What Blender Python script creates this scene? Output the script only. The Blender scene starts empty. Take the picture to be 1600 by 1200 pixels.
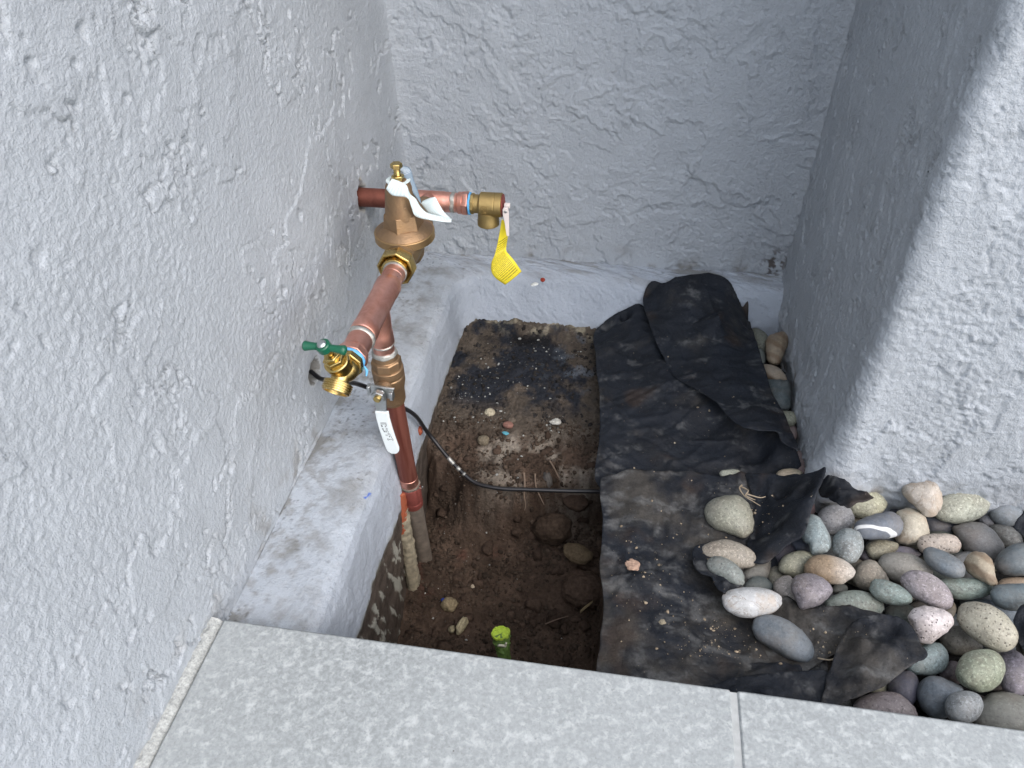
import bpy, math, random
import numpy as np
from mathutils import Vector, Matrix
from mathutils.geometry import delaunay_2d_cdt

scene = bpy.context.scene
COL = scene.collection
R = math.radians
random.seed(7)

# ------------------------------------------------------------------ camera
cam_d = bpy.data.cameras.new('camera')
cam = bpy.data.objects.new('camera', cam_d)
COL.objects.link(cam)
cam_d.sensor_width = 36.0
cam_d.lens = 25.94
cam_d.clip_start = 0.02
cam_d.clip_end = 200
ax = Vector((0.98761393, 0.15599125, -0.01689555))
ay = Vector((-0.08863202, 0.64349702, 0.76029991))
az = Vector((0.12947237, -0.74938529, 0.64935244))
M = Matrix(((ax.x, ay.x, az.x, 0), (ax.y, ay.y, az.y, 0), (ax.z, ay.z, az.z, 0), (0, 0, 0, 1)))
cam.matrix_world = M
cam_d.dof.use_dof = True
cam_d.dof.focus_distance = 0.98
cam_d.dof.aperture_fstop = 16.0
scene.camera = cam

# ------------------------------------------------------------------ light
SUN_EL, SUN_AZ = 46.0, 130.0        # azimuth measured from +Y towards +X
world = bpy.data.worlds.new('World')
scene.world = world
world.use_nodes = True
wn = world.node_tree
bg = wn.nodes['Background']
sky = wn.nodes.new('ShaderNodeTexSky')
sky.sky_type = 'NISHITA'
sky.sun_disc = False
sky.sun_elevation = R(SUN_EL)
sky.sun_rotation = R(SUN_AZ)
sky.air_density = 1.0
sky.dust_density = 2.5
sky.ozone_density = 1.0
wn.links.new(sky.outputs[0], bg.inputs['Color'])
bg.inputs['Strength'].default_value = 0.15
sun_d = bpy.data.lights.new('sun', 'SUN')
sun_d.energy = 1.7
sun_d.angle = R(115)
sun_d.color = (1.0, 0.955, 0.90)
sun = bpy.data.objects.new('sun', sun_d)
COL.objects.link(sun)
d = Vector((math.sin(R(SUN_AZ)) * math.cos(R(SUN_EL)), math.cos(R(SUN_AZ)) * math.cos(R(SUN_EL)), math.sin(R(SUN_EL))))
sun.rotation_euler = d.to_track_quat('Z', 'Y').to_euler()
sun.location = (0, 0, 4)
scene.view_settings.view_transform = 'Standard'
scene.view_settings.look = 'None'
scene.view_settings.gamma = 1.0
scene.view_settings.use_curve_mapping = False
scene.view_settings.exposure = 1.03

# ------------------------------------------------------------------ noise
def _hash(ix, iy, seed):
    h = (ix.astype(np.int64) * 374761393 + iy.astype(np.int64) * 668265263 + seed * 1274126177) & 0xFFFFFFFF
    h = ((h ^ (h >> 13)) * 1274126177) & 0xFFFFFFFF
    h = h ^ (h >> 16)
    return (h & 0xFFFF) / 65536.0 * (2 * math.pi)

def perlin(x, y, seed=0):
    x0 = np.floor(x); y0 = np.floor(y)
    fx = x - x0; fy = y - y0
    u = fx * fx * fx * (fx * (fx * 6 - 15) + 10)
    v = fy * fy * fy * (fy * (fy * 6 - 15) + 10)
    def g(i, j):
        a = _hash(x0 + i, y0 + j, seed)
        return np.cos(a) * (fx - i) + np.sin(a) * (fy - j)
    a = g(0, 0) * (1 - u) + g(1, 0) * u
    b = g(0, 1) * (1 - u) + g(1, 1) * u
    return (a * (1 - v) + b * v) * 1.5

def fbm(x, y, f, octv=4, seed=0, gain=0.5, fy=None):
    if fy is None:
        fy = f
    s = np.zeros(np.broadcast(x, y).shape)
    a = 1.0; t = 0
    for k in range(octv):
        s += a * perlin(x * f * 2 ** k + 13.7 * k, y * fy * 2 ** k - 7.3 * k, seed + 31 * k)
        t += a; a *= gain
    return s / t

def sst(x, a, b):
    t = np.clip((x - a) / (b - a), 0, 1)
    return t * t * (3 - 2 * t)

def lerp(a, b, t):
    return a + (b - a) * t

# ------------------------------------------------------------------ materials
def lin(c):
    return tuple(((v / 255) / 12.92 if v / 255 <= 0.04045 else ((v / 255 + 0.055) / 1.055) ** 2.4) for v in c)

def mat(name, col=(0.5, 0.5, 0.5), rough=0.6, metal=0.0, spec=0.5):
    m = bpy.data.materials.new(name)
    m.use_nodes = True
    b = m.node_tree.nodes['Principled BSDF']
    b.inputs['Base Color'].default_value = (*col, 1)
    b.inputs['Roughness'].default_value = rough
    b.inputs['Metallic'].default_value = metal
    b.inputs['Specular IOR Level'].default_value = spec
    return m, m.node_tree, b

def coords(nt, scale=(1, 1, 1), kind='Object', rnd=False):
    tc = nt.nodes.new('ShaderNodeTexCoord')
    mp = nt.nodes.new('ShaderNodeMapping')
    mp.inputs['Scale'].default_value = scale
    nt.links.new(tc.outputs[kind], mp.inputs['Vector'])
    if rnd:
        oi = nt.nodes.new('ShaderNodeObjectInfo')
        ml = nt.nodes.new('ShaderNodeMath'); ml.operation = 'MULTIPLY'
        ml.inputs[1].default_value = 37.0
        nt.links.new(oi.outputs['Random'], ml.inputs[0])
        nt.links.new(ml.outputs[0], mp.inputs['Location'])
    return mp.outputs['Vector']

def noise(nt, vec, scale, detail=4, rough=0.55, dist=0.0):
    n = nt.nodes.new('ShaderNodeTexNoise')
    n.inputs['Scale'].default_value = scale
    n.inputs['Detail'].default_value = detail
    n.inputs['Roughness'].default_value = rough
    n.inputs['Distortion'].default_value = dist
    nt.links.new(vec, n.inputs['Vector'])
    return n.outputs['Fac']

def voro(nt, vec, scale, feature='F1'):
    n = nt.nodes.new('ShaderNodeTexVoronoi')
    n.feature = feature
    n.inputs['Scale'].default_value = scale
    nt.links.new(vec, n.inputs['Vector'])
    return n.outputs['Distance']

def ramp(nt, fac, stops):
    r = nt.nodes.new('ShaderNodeValToRGB')
    e = r.color_ramp.elements
    while len(e) < len(stops):
        e.new(0.5)
    for k, (p, c) in enumerate(stops):
        e[k].position = p
        e[k].color = (c, c, c, 1) if isinstance(c, (int, float)) else (*c, 1)
    nt.links.new(fac, r.inputs['Fac'])
    return r.outputs['Color']

def mix(nt, fac, a, b, mode='MIX'):
    m = nt.nodes.new('ShaderNodeMix')
    m.data_type = 'RGBA'
    m.blend_type = mode
    for sock, v in ((m.inputs[0], fac), (m.inputs[6], a), (m.inputs[7], b)):
        if hasattr(v, 'links'):
            nt.links.new(v, sock)
        elif isinstance(v, (int, float)):
            sock.default_value = v
        else:
            sock.default_value = (*v, 1)
    return m.outputs[2]

def bump(nt, b, h, strength=0.5, dist=0.001, prev=None):
    n = nt.nodes.new('ShaderNodeBump')
    n.inputs['Strength'].default_value = strength
    n.inputs['Distance'].default_value = dist
    nt.links.new(h, n.inputs['Height'])
    if prev is not None:
        nt.links.new(prev, n.inputs['Normal'])
    nt.links.new(n.outputs[0], b.inputs['Normal'])
    return n.outputs[0]

def attr(nt, name):
    a = nt.nodes.new('ShaderNodeAttribute')
    a.attribute_name = name
    return a.outputs['Color']

def m_stucco(name, base, fine=1.0):
    m, nt, b = mat(name, base, 0.62, 0, 0.35)
    v = coords(nt)
    c = mix(nt, ramp(nt, noise(nt, v, 14, 5), [(0.3, 0.0), (0.75, 1.0)]), tuple(x * 0.93 for x in base), tuple(min(1, x * 1.06) for x in base))
    c = mix(nt, ramp(nt, noise(nt, v, 240, 3), [(0.25, 1.0), (0.42, 0.0)]), c, tuple(x * 0.82 for x in base))
    c = mix(nt, 1.0, c, attr(nt, 'tint'), 'MULTIPLY')
    nt.links.new(c, b.inputs['Base Color'])
    p = bump(nt, b, noise(nt, v, 230, 4, 0.62), 0.85 * fine, 0.0026)
    bump(nt, b, noise(nt, v, 560, 3, 0.65), 0.8 * fine, 0.0014, p)
    return m

def m_tint(name, rough=0.85, fine=0.5, dist=0.001, scale=500, spec=0.3):
    m, nt, b = mat(name, (0.1, 0.1, 0.1), rough, 0, spec)
    v = coords(nt)
    n = noise(nt, v, scale, 5, 0.65)
    c = mix(nt, 1.0, attr(nt, 'tint'), ramp(nt, n, [(0.25, 0.62), (0.75, 1.35)]), 'MULTIPLY')
    nt.links.new(c, b.inputs['Base Color'])
    bump(nt, b, n, fine, dist)
    return m

def m_metal(name, c1, c2, rough=0.35, metal=1.0, scale=(60, 60, 60), r2=0.15, bmp=0.12, bs=600):
    m, nt, b = mat(name, c1, rough, metal)
    v = coords(nt, scale)
    n = noise(nt, v, 1.0, 5, 0.6, 0.4)
    nt.links.new(mix(nt, ramp(nt, n, [(0.35, 0.0), (0.68, 1.0)]), c1, c2), b.inputs['Base Color'])
    rr = ramp(nt, n, [(0.3, rough), (0.7, min(1, rough + r2))])
    nt.links.new(rr, b.inputs['Roughness'])
    bump(nt, b, noise(nt, coords(nt), bs, 3), bmp, 0.0005)
    return m

def m_plain(name, col, rough=0.5, var=0.12, scale=80, bmp=0.1, metal=0, spec=0.5):
    m, nt, b = mat(name, col, rough, metal, spec)
    v = coords(nt)
    n = noise(nt, v, scale, 5)
    nt.links.new(mix(nt, n, tuple(x * (1 - var) for x in col), tuple(min(1, x * (1 + var)) for x in col)), b.inputs['Base Color'])
    bump(nt, b, noise(nt, v, scale * 8, 3), bmp, 0.0006)
    return m

# ------------------------------------------------------------------ mesh tools
def link(o, parent=None):
    COL.objects.link(o)
    if parent is not None:
        o.parent = parent
    return o

def tag(o, label=None, category=None, group=None, kind=None):
    if label: o['label'] = label
    if category: o['category'] = category
    if group: o['group'] = group
    if kind: o['kind'] = kind
    return o

def root_loc(o):
    while o.parent is not None:
        o = o.parent
    return np.array(o.location)

def thing(name, loc, label, category, group=None):
    o = bpy.data.objects.new(name, None)
    o.empty_display_size = 0.02
    o.location = loc
    link(o)
    return tag(o, label, category, group)

def grid_obj(name, P, material, parent=None, tint=None, back=None, flip=False):
    """P: (n, m, 3) world points -> one smooth quad grid; back: vector that closes it into a slab."""
    n, m = P.shape[:2]
    V = P.reshape(-1, 3)
    idx = np.arange(n * m).reshape(n, m)
    q = np.stack([idx[:-1, :-1], idx[1:, :-1], idx[1:, 1:], idx[:-1, 1:]], -1).reshape(-1, 4)
    if flip:
        q = q[:, ::-1]
    nv0 = len(V)
    extra_faces = []
    if back is not None:
        ring = np.concatenate([idx[0, :-1], idx[:-1, -1], idx[-1, :0:-1], idx[:0:-1, 0]])
        bv = V[ring] + np.array(back)
        V = np.concatenate([V, bv])
        k = len(ring)
        a = ring; b = np.roll(ring, -1); c = nv0 + (np.arange(k) + 1) % k; dd = nv0 + np.arange(k)
        sq = np.stack([a, b, c, dd], -1)
        if not flip:
            sq = sq[:, ::-1]
        q = np.concatenate([q, sq])
        extra_faces = [nv0 + np.arange(k) if flip else nv0 + np.arange(k)[::-1]]
    loops = q.reshape(-1)
    starts = np.arange(0, len(loops), 4)
    totals = np.full(len(starts), 4)
    for e in extra_faces:
        starts = np.append(starts, len(loops)); totals = np.append(totals, len(e)); loops = np.append(loops, e)
    loc = root_loc(parent) if parent is not None else np.zeros(3)
    me = bpy.data.meshes.new(name)
    me.vertices.add(len(V)); me.vertices.foreach_set('co', (V - loc).astype(np.float32).ravel())
    me.loops.add(len(loops)); me.loops.foreach_set('vertex_index', loops.astype(np.int32))
    me.polygons.add(len(starts))
    me.polygons.foreach_set('loop_start', starts.astype(np.int32))
    me.polygons.foreach_set('loop_total', totals.astype(np.int32))
    me.update(calc_edges=True)
    me.validate()
    me.polygons.foreach_set('use_smooth', np.ones(len(me.polygons), dtype=bool))
    t = np.ones((len(V), 4), np.float32)
    if tint is not None:
        t[:nv0, :3] = tint.reshape(-1, 3)
    ca = me.color_attributes.new('tint', 'FLOAT_COLOR', 'POINT')
    ca.data.foreach_set('color', t.ravel())
    me.materials.append(material)
    o = bpy.data.objects.new(name, me)
    link(o, parent)
    return o

class MB:
    def __init__(s):
        s.v = []; s.f = []
    def add(s, v, f):
        k = len(s.v)
        s.v += [tuple(map(float, p)) for p in v]
        s.f += [tuple(i + k for i in q) for q in f]
        return s
    def lathe(s, p0, axis, prof, seg=32, rot=0.0, cap=True, polyk=None):
        """prof: (height along axis, radius); polyk: number of sides -> prism"""
        a = Vector(axis).normalized()
        u = a.orthogonal().normalized()
        if abs(a.z) < 0.9:
            u = Vector((0, 0, 1)); u = (u - a * u.dot(a)).normalized()
        else:
            u = Vector((1, 0, 0)); u = (u - a * u.dot(a)).normalized()
        w = a.cross(u)
        n = polyk or seg
        V = []; F = []
        p0 = Vector(p0)
        for h, r in prof:
            for k in range(n):
                t = rot + 2 * math.pi * k / n
                V.append(p0 + a * h + (u * math.cos(t) + w * math.sin(t)) * r)
        for i in range(len(prof) - 1):
            for k in range(n):
                k2 = (k + 1) % n
                F.append((i * n + k, i * n + k2, (i + 1) * n + k2, (i + 1) * n + k))
        if cap:
            F.append(tuple(range(n))[::-1])
            F.append(tuple((len(prof) - 1) * n + k for k in range(n)))
        return s.add(V, F)
    def tube(s, path, r, seg=12, cap=True):
        P = [Vector(p) for p in path]
        rs = r if isinstance(r, (list, tuple)) else [r] * len(P)
        V = []; F = []
        u = None
        for i, p in enumerate(P):
            a = (P[min(i + 1, len(P) - 1)] - P[max(i - 1, 0)]).normalized()
            if u is None:
                u = a.orthogonal().normalized()
            u = (u - a * u.dot(a)).normalized()
            w = a.cross(u)
            for k in range(seg):
                t = 2 * math.pi * k / seg
                V.append(p + (u * math.cos(t) + w * math.sin(t)) * rs[i])
        for i in range(len(P) - 1):
            for k in range(seg):
                k2 = (k + 1) % seg
                F.append((i * seg + k, i * seg + k2, (i + 1) * seg + k2, (i + 1) * seg + k))
        if cap:
            F.append(tuple(range(seg))[::-1]); F.append(tuple((len(P) - 1) * seg + k for k in range(seg)))
        return s.add(V, F)
    def box(s, c, ex, ey, ez):
        c = Vector(c); ex = Vector(ex); ey = Vector(ey); ez = Vector(ez)
        V = [c + ex * i + ey * j + ez * k for i in (-1, 1) for j in (-1, 1) for k in (-1, 1)]
        return s.add(V, [(0, 1, 3, 2), (4, 6, 7, 5), (0, 4, 5, 1), (2, 3, 7, 6), (0, 2, 6, 4), (1, 5, 7, 3)])

def catmull(pts, n=6, closed=False):
    P = [np.array(p, float) for p in pts]
    N = len(P); out = []
    rng = range(N) if closed else range(N - 1)
    for i in rng:
        if closed:
            a, b, c, e = P[i - 1], P[i], P[(i + 1) % N], P[(i + 2) % N]
        else:
            a, b, c, e = P[max(i - 1, 0)], P[i], P[i + 1], P[min(i + 2, N - 1)]
        for k in range(n):
            t = k / n
            out.append(0.5 * ((2 * b) + (-a + c) * t + (2 * a - 5 * b + 4 * c - e) * t * t + (-a + 3 * b - 3 * c + e) * t ** 3))
    if not closed:
        out.append(P[-1])
    return out

def emit(name, mb, material, parent=None, sharp=35, bevel=0.0, label=None, uv=None):
    loc = Vector(root_loc(parent)) if parent is not None else Vector((0, 0, 0))
    me = bpy.data.meshes.new(name)
    me.from_pydata([tuple(Vector(v) - loc) for v in mb.v], [], mb.f)
    me.update()
    if uv is not None:
        ul = me.uv_layers.new(name='UVMap')
        for lp in me.loops:
            ul.data[lp.index].uv = uv[lp.vertex_index]
    me.shade_smooth()
    if sharp:
        me.set_sharp_from_angle(angle=R(sharp))
    me.materials.append(material)
    o = bpy.data.objects.new(name, me)
    link(o, parent)
    if bevel:
        b = o.modifiers.new('bevel', 'BEVEL')
        b.width = bevel; b.segments = 2; b.limit_method = 'ANGLE'; b.angle_limit = R(32)
        b.harden_normals = False
    if label:
        o['label'] = label
    return o

# ================================================================== the setting
ZT = -0.665                          # top of the tile paving
XW, YW = -0.3773, 1.1515             # left wall face, back wall face

LAY_A = ((4.2, 0.10, 0.0016, 0.58), (7.5, 0.16, 0.0012, 0.60))
LAY_B = ((3.4, 0.00, 0.0015, 0.55), (5.6, 0.04, 0.0015, 0.56), (9.0, 0.08, 0.0012, 0.58), (15.0, 0.13, 0.0010, 0.58))
def stucco(u, v, seed=0, vert=1.0, sand=1.0, layers=LAY_B, plates=1.0, pits=1.0, leather=0.0, lumps=1.0):
    wx = 0.018 * perlin(u * 9, v * 9, seed + 5) + 0.006 * perlin(u * 34, v * 34, seed + 6)
    wy = 0.018 * perlin(u * 9 + 40, v * 9, seed + 7) + 0.006 * perlin(u * 34, v * 34 + 9, seed + 8)
    a = u + wx; b = v + wy
    H = 0.0040 * fbm(u, v, 2.2, 3, seed)
    plate = np.zeros_like(H)
    crack = np.zeros_like(H)
    gate = sst(perlin(u * 17, v * 17, seed + 30), 0.05, 0.32)
    for k, (f, th, am, gn) in enumerate(layers):
        n = fbm(a, b, f, 7, seed + 50 * k + 11, gn, fy=f * vert)
        m = sst(n, th, th + 0.010)
        H += plates * am * m * (1.0 - 0.7 * sst(n, th, th + 0.28))
        plate = np.maximum(plate, m * sst(n, th + 0.005, th + 0.08))
        crack = np.maximum(crack, np.exp(-((n - th + 0.007) / 0.010) ** 2))
    H -= pits * 0.0030 * crack * gate
    rough = sst(fbm(u, v, 3.5, 3, seed + 3), -0.25, 0.2)
    fy = 0.7 + 0.3 * vert
    s = 0.0013 * fbm(u, v, 135, 3, seed + 21, 0.62, fy=135 * fy) + 0.0005 * perlin(u * 235, v * 235 * fy, seed + 22)
    H += sand * s * (1.0 - 0.6 * plate) * (0.6 + 0.6 * rough)
    if leather:
        q = fbm(a + 0.3 * b, b, 40, 4, seed + 24, 0.6, fy=62)
        H -= leather * 0.0016 * np.exp(-np.abs(q) / 0.05) * (1 - 0.8 * plate)
    p = perlin(u * 75, v * 55, seed + 32); rg = perlin(u * 7, v * 6, seed + 31)
    H -= pits * 0.0030 * sst(p, 0.52, 0.68) * sst(rg, 0.08, 0.35)
    H += lumps * 0.0014 * sst(fbm(u, v, 45, 3, seed + 33), 0.2, 0.36) * sst(perlin(u * 5, v * 5, seed + 34), 0.1, 0.4)
    return H

def axis(*segs):
    out = []
    for a, b, st in segs:
        n = max(1, int(round((b - a) / st)))
        out.append(np.linspace(a, b, n, endpoint=False))
    out.append(np.array([segs[-1][1]]))
    return np.concatenate(out)

M_wall = m_stucco('painted_stucco', (0.368, 0.402, 0.440))
M_ledge = m_stucco('painted_footing', (0.350, 0.392, 0.448), 0.7)

# ---- left wall (u = y, v = z)
u = axis((-2.6, 0.0, 0.05), (0.0, 0.18, 0.004), (0.18, 1.16, 0.00195))
v = axis((-1.15, -0.85, 0.02), (-0.85, 0.12, 0.002), (0.12, 0.3, 0.006), (0.3, 1.7, 0.05))
U, V = np.meshgrid(u, v, indexing='ij')
H = stucco(U, V, 100, 0.85, 0.92, LAY_A, 1.0, 1.2, 0.0, 0.5)
# the paint thins into a soft inner corner
H += 0.012 * np.exp(-((1.1515 - U) / 0.012) ** 1.0 * (U <= 1.1515)) * (U > 1.0)
tint = np.ones(U.shape + (3,))
# hole with chipped rim for the low voltage cable
def hole(U, V, cu, cv, ru, rv, depth, seed):
    rr = np.hypot((U - cu) / ru, (V - cv) / rv) + 0.22 * perlin(U * 60, V * 60, seed) + 0.08 * perlin(U * 180, V * 180, seed)
    return rr
rr = hole(U, V, 0.688, -0.604, 0.018, 0.0150, 0, 3)
patch = sst(np.hypot((U - 0.672) / 0.05, (V + 0.60) / 0.045) + 0.2 * perlin(U * 20, V * 20, 9), 1.15, 0.75)
H = lerp(H, -0.001 + 0.1 * H + 0.0015 * perlin(U * 30, V * 30, 12), patch * 0.9)
hm = 1 - sst(rr, 0.86, 1.02)
H = lerp(H, -0.022 + 0.004 * perlin(U * 90, V * 90, 4), hm)
rim = np.exp(-((rr - 1.16) / 0.06) ** 2)
tint = lerp(tint, np.array([1.45, 1.40, 1.25]), (rim * 0.6)[..., None])
tint = lerp(tint, np.array([0.50, 0.46, 0.40]), (1 - sst(rr, 1.02, 1.10))[..., None])  # inside of the hole darkened in the colour, painted shade of the recess
# broken plaster where the copper pipe leaves the wall
rr = hole(U, V, 0.943, -0.484, 0.0195, 0.0205, 0, 14)
hm = 1 - sst(rr, 0.85, 1.08)
H = lerp(H, -0.012 + 0.004 * perlin(U * 90, V * 90, 4), hm)
rim = np.exp(-((rr - 1.12) / 0.12) ** 2)
tint = lerp(tint, np.array([1.45, 1.3, 1.0]), (rim * 0.75 * sst(perlin(U * 70, V * 70, 2), -0.3, 0.3))[..., None])
tint = lerp(tint, np.array([0.35, 0.27, 0.2]), hm[..., None])
# splashes of soil along the foot
foot = np.exp(-(V + 0.705) / 0.045) * (V > -0.72) + (V <= -0.72)
g = sst(fbm(U, V, 26, 5, 77), 0.02, 0.5) * np.clip(foot, 0, 1)
tint = lerp(tint, np.array([0.52, 0.45, 0.36]), np.clip(g * 1.1, 0, 0.8)[..., None])
g = sst(fbm(U, V, 30, 5, 78), 0.05, 0.5) * np.exp(-((U - 0.97) / 0.05) ** 2 - ((V + 0.60) / 0.09) ** 2)
tint = lerp(tint, np.array([0.5, 0.46, 0.40]), np.clip(g, 0, 0.8)[..., None])
# thin shrinkage crack above the ledge
cr = np.abs(V + 0.688 + 0.006 * perlin(U * 14, U * 0, 5) + 0.0018 * perlin(U * 90, U * 0, 6))
ck = np.exp(-(cr / 0.0013) ** 2) * sst(perlin(U * 9, U * 0 + 3, 8), -0.05, 0.1) * (U < 0.95) * (U > 0.45)
H -= 0.004 * ck
P = np.stack([XW + H, U, V], -1)
left = grid_obj('house_wall', P, M_wall, None, tint, back=(-0.18, 0, 0), flip=False)
tag(left, 'grey stucco wall filling the left side, with the copper pipe coming out of it', 'wall', 'grey stucco house walls')

# ---- back wall (u = x, v = z)
u = axis((-0.39, 0.30, 0.0020))
v = axis((-1.15, -0.72, 0.02), (-0.72, 0.26, 0.0021), (0.26, 1.7, 0.05))
U, V = np.meshgrid(u, v, indexing='ij')
H = stucco(U, V, 300, 0.95, 0.70, LAY_B, 1.25, 0.25, 0.9, 0.3)
H += 0.010 * np.exp(-(U + 0.3773).clip(0) / 0.012) + 0.010 * np.exp(-(0.285 - U).clip(0) / 0.012)
tint = np.ones(U.shape + (3,))
g = sst(fbm(U, V, 22, 5, 71), 0.05, 0.45) * np.clip(np.exp(-(V + 0.69) / 0.018), 0, 1)
tint = lerp(tint, np.array([0.5, 0.45, 0.38]), np.clip(g * 1.2, 0, 0.8)[..., None])
g = sst(perlin(U * 95, V * 80, 41) + 0.8 * perlin(U * 230, V * 220, 42), 0.0, 0.35) * np.exp(-((U - 0.262) / 0.02) ** 2 - ((V + 0.672) / 0.028) ** 2)
tint = lerp(tint, np.array([0.16, 0.11, 0.08]), np.clip(g * 1.2, 0, 0.9)[..., None])
P = np.stack([U, YW - H, V], -1)
bw = grid_obj('house_wall', P, M_wall, None, tint, back=(0, 0.18, 0), flip=True)
tag(bw, 'grey blue trowelled stucco wall at the back of the niche, behind the yellow tag', 'wall', 'grey stucco house walls')

# ---- right wall with the rounded corner onto the pillar face (path s, height z)
s = axis((0.0, 0.47, 0.0021), (0.47, 0.90, 0.0022), (0.90, 3.0, 0.05))
v = axis((-1.1, -0.80, 0.02), (-0.80, 0.16, 0.0022), (0.16, 1.7, 0.05))
S, V = np.meshgrid(s, v, indexing='ij')
L1, RC = 0.428, 0.017
arc = RC * math.pi / 2
xs = 0.2825 + 0.013 * np.clip(S / L1, 0, 1)
t = np.clip((S - L1) / arc, 0, 1) * math.pi / 2
yc = 1.158 - L1
X = np.where(S <= L1, xs, np.where(S <= L1 + arc, 0.2955 + RC - RC * np.cos(t), 0.2955 + RC + (S - L1 - arc)))
Y = np.where(S <= L1, 1.158 - S, np.where(S <= L1 + arc, yc - RC * np.sin(t), yc - RC))
NX = np.where(S <= L1, -1.0, np.where(S <= L1 + arc, -np.cos(t), 0.0))
NY = np.where(S <= L1, 0.0, np.where(S <= L1 + arc, -np.sin(t), -1.0))
Hs = stucco(S, V, 520, 0.38, 0.9, LAY_B, 0.9, 0.8, 0.2, 1.0) + 0.0012 * fbm(S, V, 60, 4, 9, 0.55, fy=9)
Hf = stucco(S, V, 560, 0.8, 1.6, LAY_A, 1.1, 0.5, 0.0, 1.2)
bl = sst(S, L1 - 0.01, L1 + arc + 0.02)
H = lerp(Hs, Hf, bl)
edge = np.exp(-((S - L1 - arc / 2) / 0.03) ** 2)
flare = 0.016 * np.exp(-((V + 0.74).clip(0)) / 0.09) * sst(S, 0.18, 0.40) * (1 - sst(S, L1 + arc * 0.6, L1 + arc + 0.05))
H += flare
H += edge * 0.006 * fbm(S, V, 9, 5, 61, 0.6) + edge * 0.002
H += 0.006 * np.exp(-(V + 0.74).clip(0) / 0.03) * sst(fbm(S, V, 16, 4, 19), -0.2, 0.4)
tint = np.ones(U.shape + (3,)) if U.shape == S.shape else np.ones(S.shape + (3,))
g = sst(fbm(S, V, 25, 4, 72), 0.0, 0.5) * np.clip(np.exp(-(V + 0.75) / 0.02), 0, 1)
tint = lerp(tint, np.array([0.5, 0.42, 0.33]), np.clip(g, 0, 0.7)[..., None])
P = np.stack([X + NX * H, Y + NY * H, V], -1)
rw = grid_obj('house_wall', P, M_wall, None, tint, flip=True)
tag(rw, 'grey stucco wall on the right of the niche, turning at a rounded corner into the bright pillar face', 'wall', 'grey stucco house walls')

# ---- L shaped concrete ledge at the foot of the walls
prof = []   # (offset from wall, z, paint)
for a, b, n in (((0.0, -0.693), (0.068, -0.699), 32), ((0.068, -0.699), (0.082, -0.7025), 9), ((0.082, -0.7025), (0.0915, -0.709), 7), ((0.0915, -0.709), (0.0965, -0.722), 7),
                ((0.0965, -0.722), (0.1035, -0.803), 38), ((0.1035, -0.803), (0.1045, -0.90), 46), ((0.1045, -0.90), (0.105, -1.05), 30)):
    for k in range(n):
        prof.append((lerp(a[0], b[0], k / n), lerp(a[1], b[1], k / n)))
prof.append((0.105, -1.05))
prof = np.array(prof)
nrm = np.gradient(prof, axis=0)
nrm = np.stack([-nrm[:, 1], nrm[:, 0]], -1); nrm /= np.linalg.norm(nrm, axis=1)[:, None]
off, zz = prof[:, 0], prof[:, 1]
bo = np.interp(-zz, [0.693, 0.700, 0.706, 0.715, 0.803, 1.05], [0.0, 0.030, 0.040, 0.045, 0.073, 0.078])
y0 = 0.30; n1 = 410
t1 = np.linspace(0, 1, n1)[:, None]
yend = (YW - bo)[None, :]
Y1 = y0 + (yend - y0) * t1; X1 = np.broadcast_to(XW + off[None, :], Y1.shape)
n2 = 330
t2 = np.linspace(0, 1, n2)[1:, None]
X2 = (XW + off)[None, :] + (0.30 - (XW + off)[None, :]) * t2
Y2 = np.broadcast_to((YW - bo)[None, :], X2.shape)
X = np.concatenate([X1, X2]); Y = np.concatenate([Y1, Y2]); Z = np.broadcast_to(zz[None, :], X.shape).copy()
dc = np.concatenate([yend - Y1, X2 - (XW + off)[None, :]])
fil = 0.016 * np.clip(1 - dc / 0.055, 0, 1) ** 2 * sst(off, 0.066, 0.097)[None, :]
X = X + fil; Y = Y - fil
leg = np.concatenate([np.zeros(n1), np.ones(n2 - 1)])[:, None] * np.ones_like(X)
path = np.concatenate([Y1 , Y1[-1:, :] + (X2 - X2[:1])])
Wd = np.cumsum(np.r_[0, np.hypot(np.diff(prof[:, 0]), np.diff(prof[:, 1]))])[None, :] * np.ones_like(X)
paint_edge = -0.803 + 0.007 * fbm(path, Wd * 0, 30, 4, 3) + np.where(leg > 0.5, 0.008 + 0.007 * fbm(path, Wd * 0, 18, 4, 5), 0)
bare = sst(paint_edge - Z, -0.002, 0.004)
H = 0.0050 * fbm(path, Wd, 8, 3, 21) + 0.0012 * fbm(path, Wd, 60, 4, 22, 0.62) + 0.0007 * sst(fbm(path, Wd, 12, 6, 23, 0.55), 0.08, 0.10) + np.where(leg > 0.5, 0.0012, 0.0) * sst(fbm(path, Wd, 24, 6, 26, 0.6), 0.05, 0.07)
H += bare * (0.003 * fbm(path, Wd, 35, 5, 24, 0.6) - 0.0015)
nx, nz = nrm[:, 0][None, :], nrm[:, 1][None, :]
NX = np.where(leg < 0.5, nx, 0); NY = np.where(leg > 0.5, -nx, 0)
P = np.stack([X + NX * H, Y + NY * H, Z + nz * H], -1)
tint = np.ones(X.shape + (3,))
top = sst(Z, -0.715, -0.701)
near = np.exp(-off / 0.03)[None, :] * np.ones_like(X)
stain = sst(fbm(path, Wd, 15, 7, 31, 0.68), -0.10, 0.34) * (0.35 + 0.8 * near)
stain = np.where(leg > 0.5, stain * 0.9, stain) * top
tint = lerp(tint, np.array([1.06, 1.05, 1.01]), (top * (leg < 0.5) * 0.6)[..., None])
tint = lerp(tint, np.array([0.50, 0.45, 0.37]), np.clip(stain * 1.25, 0, 0.85)[..., None])
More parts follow.
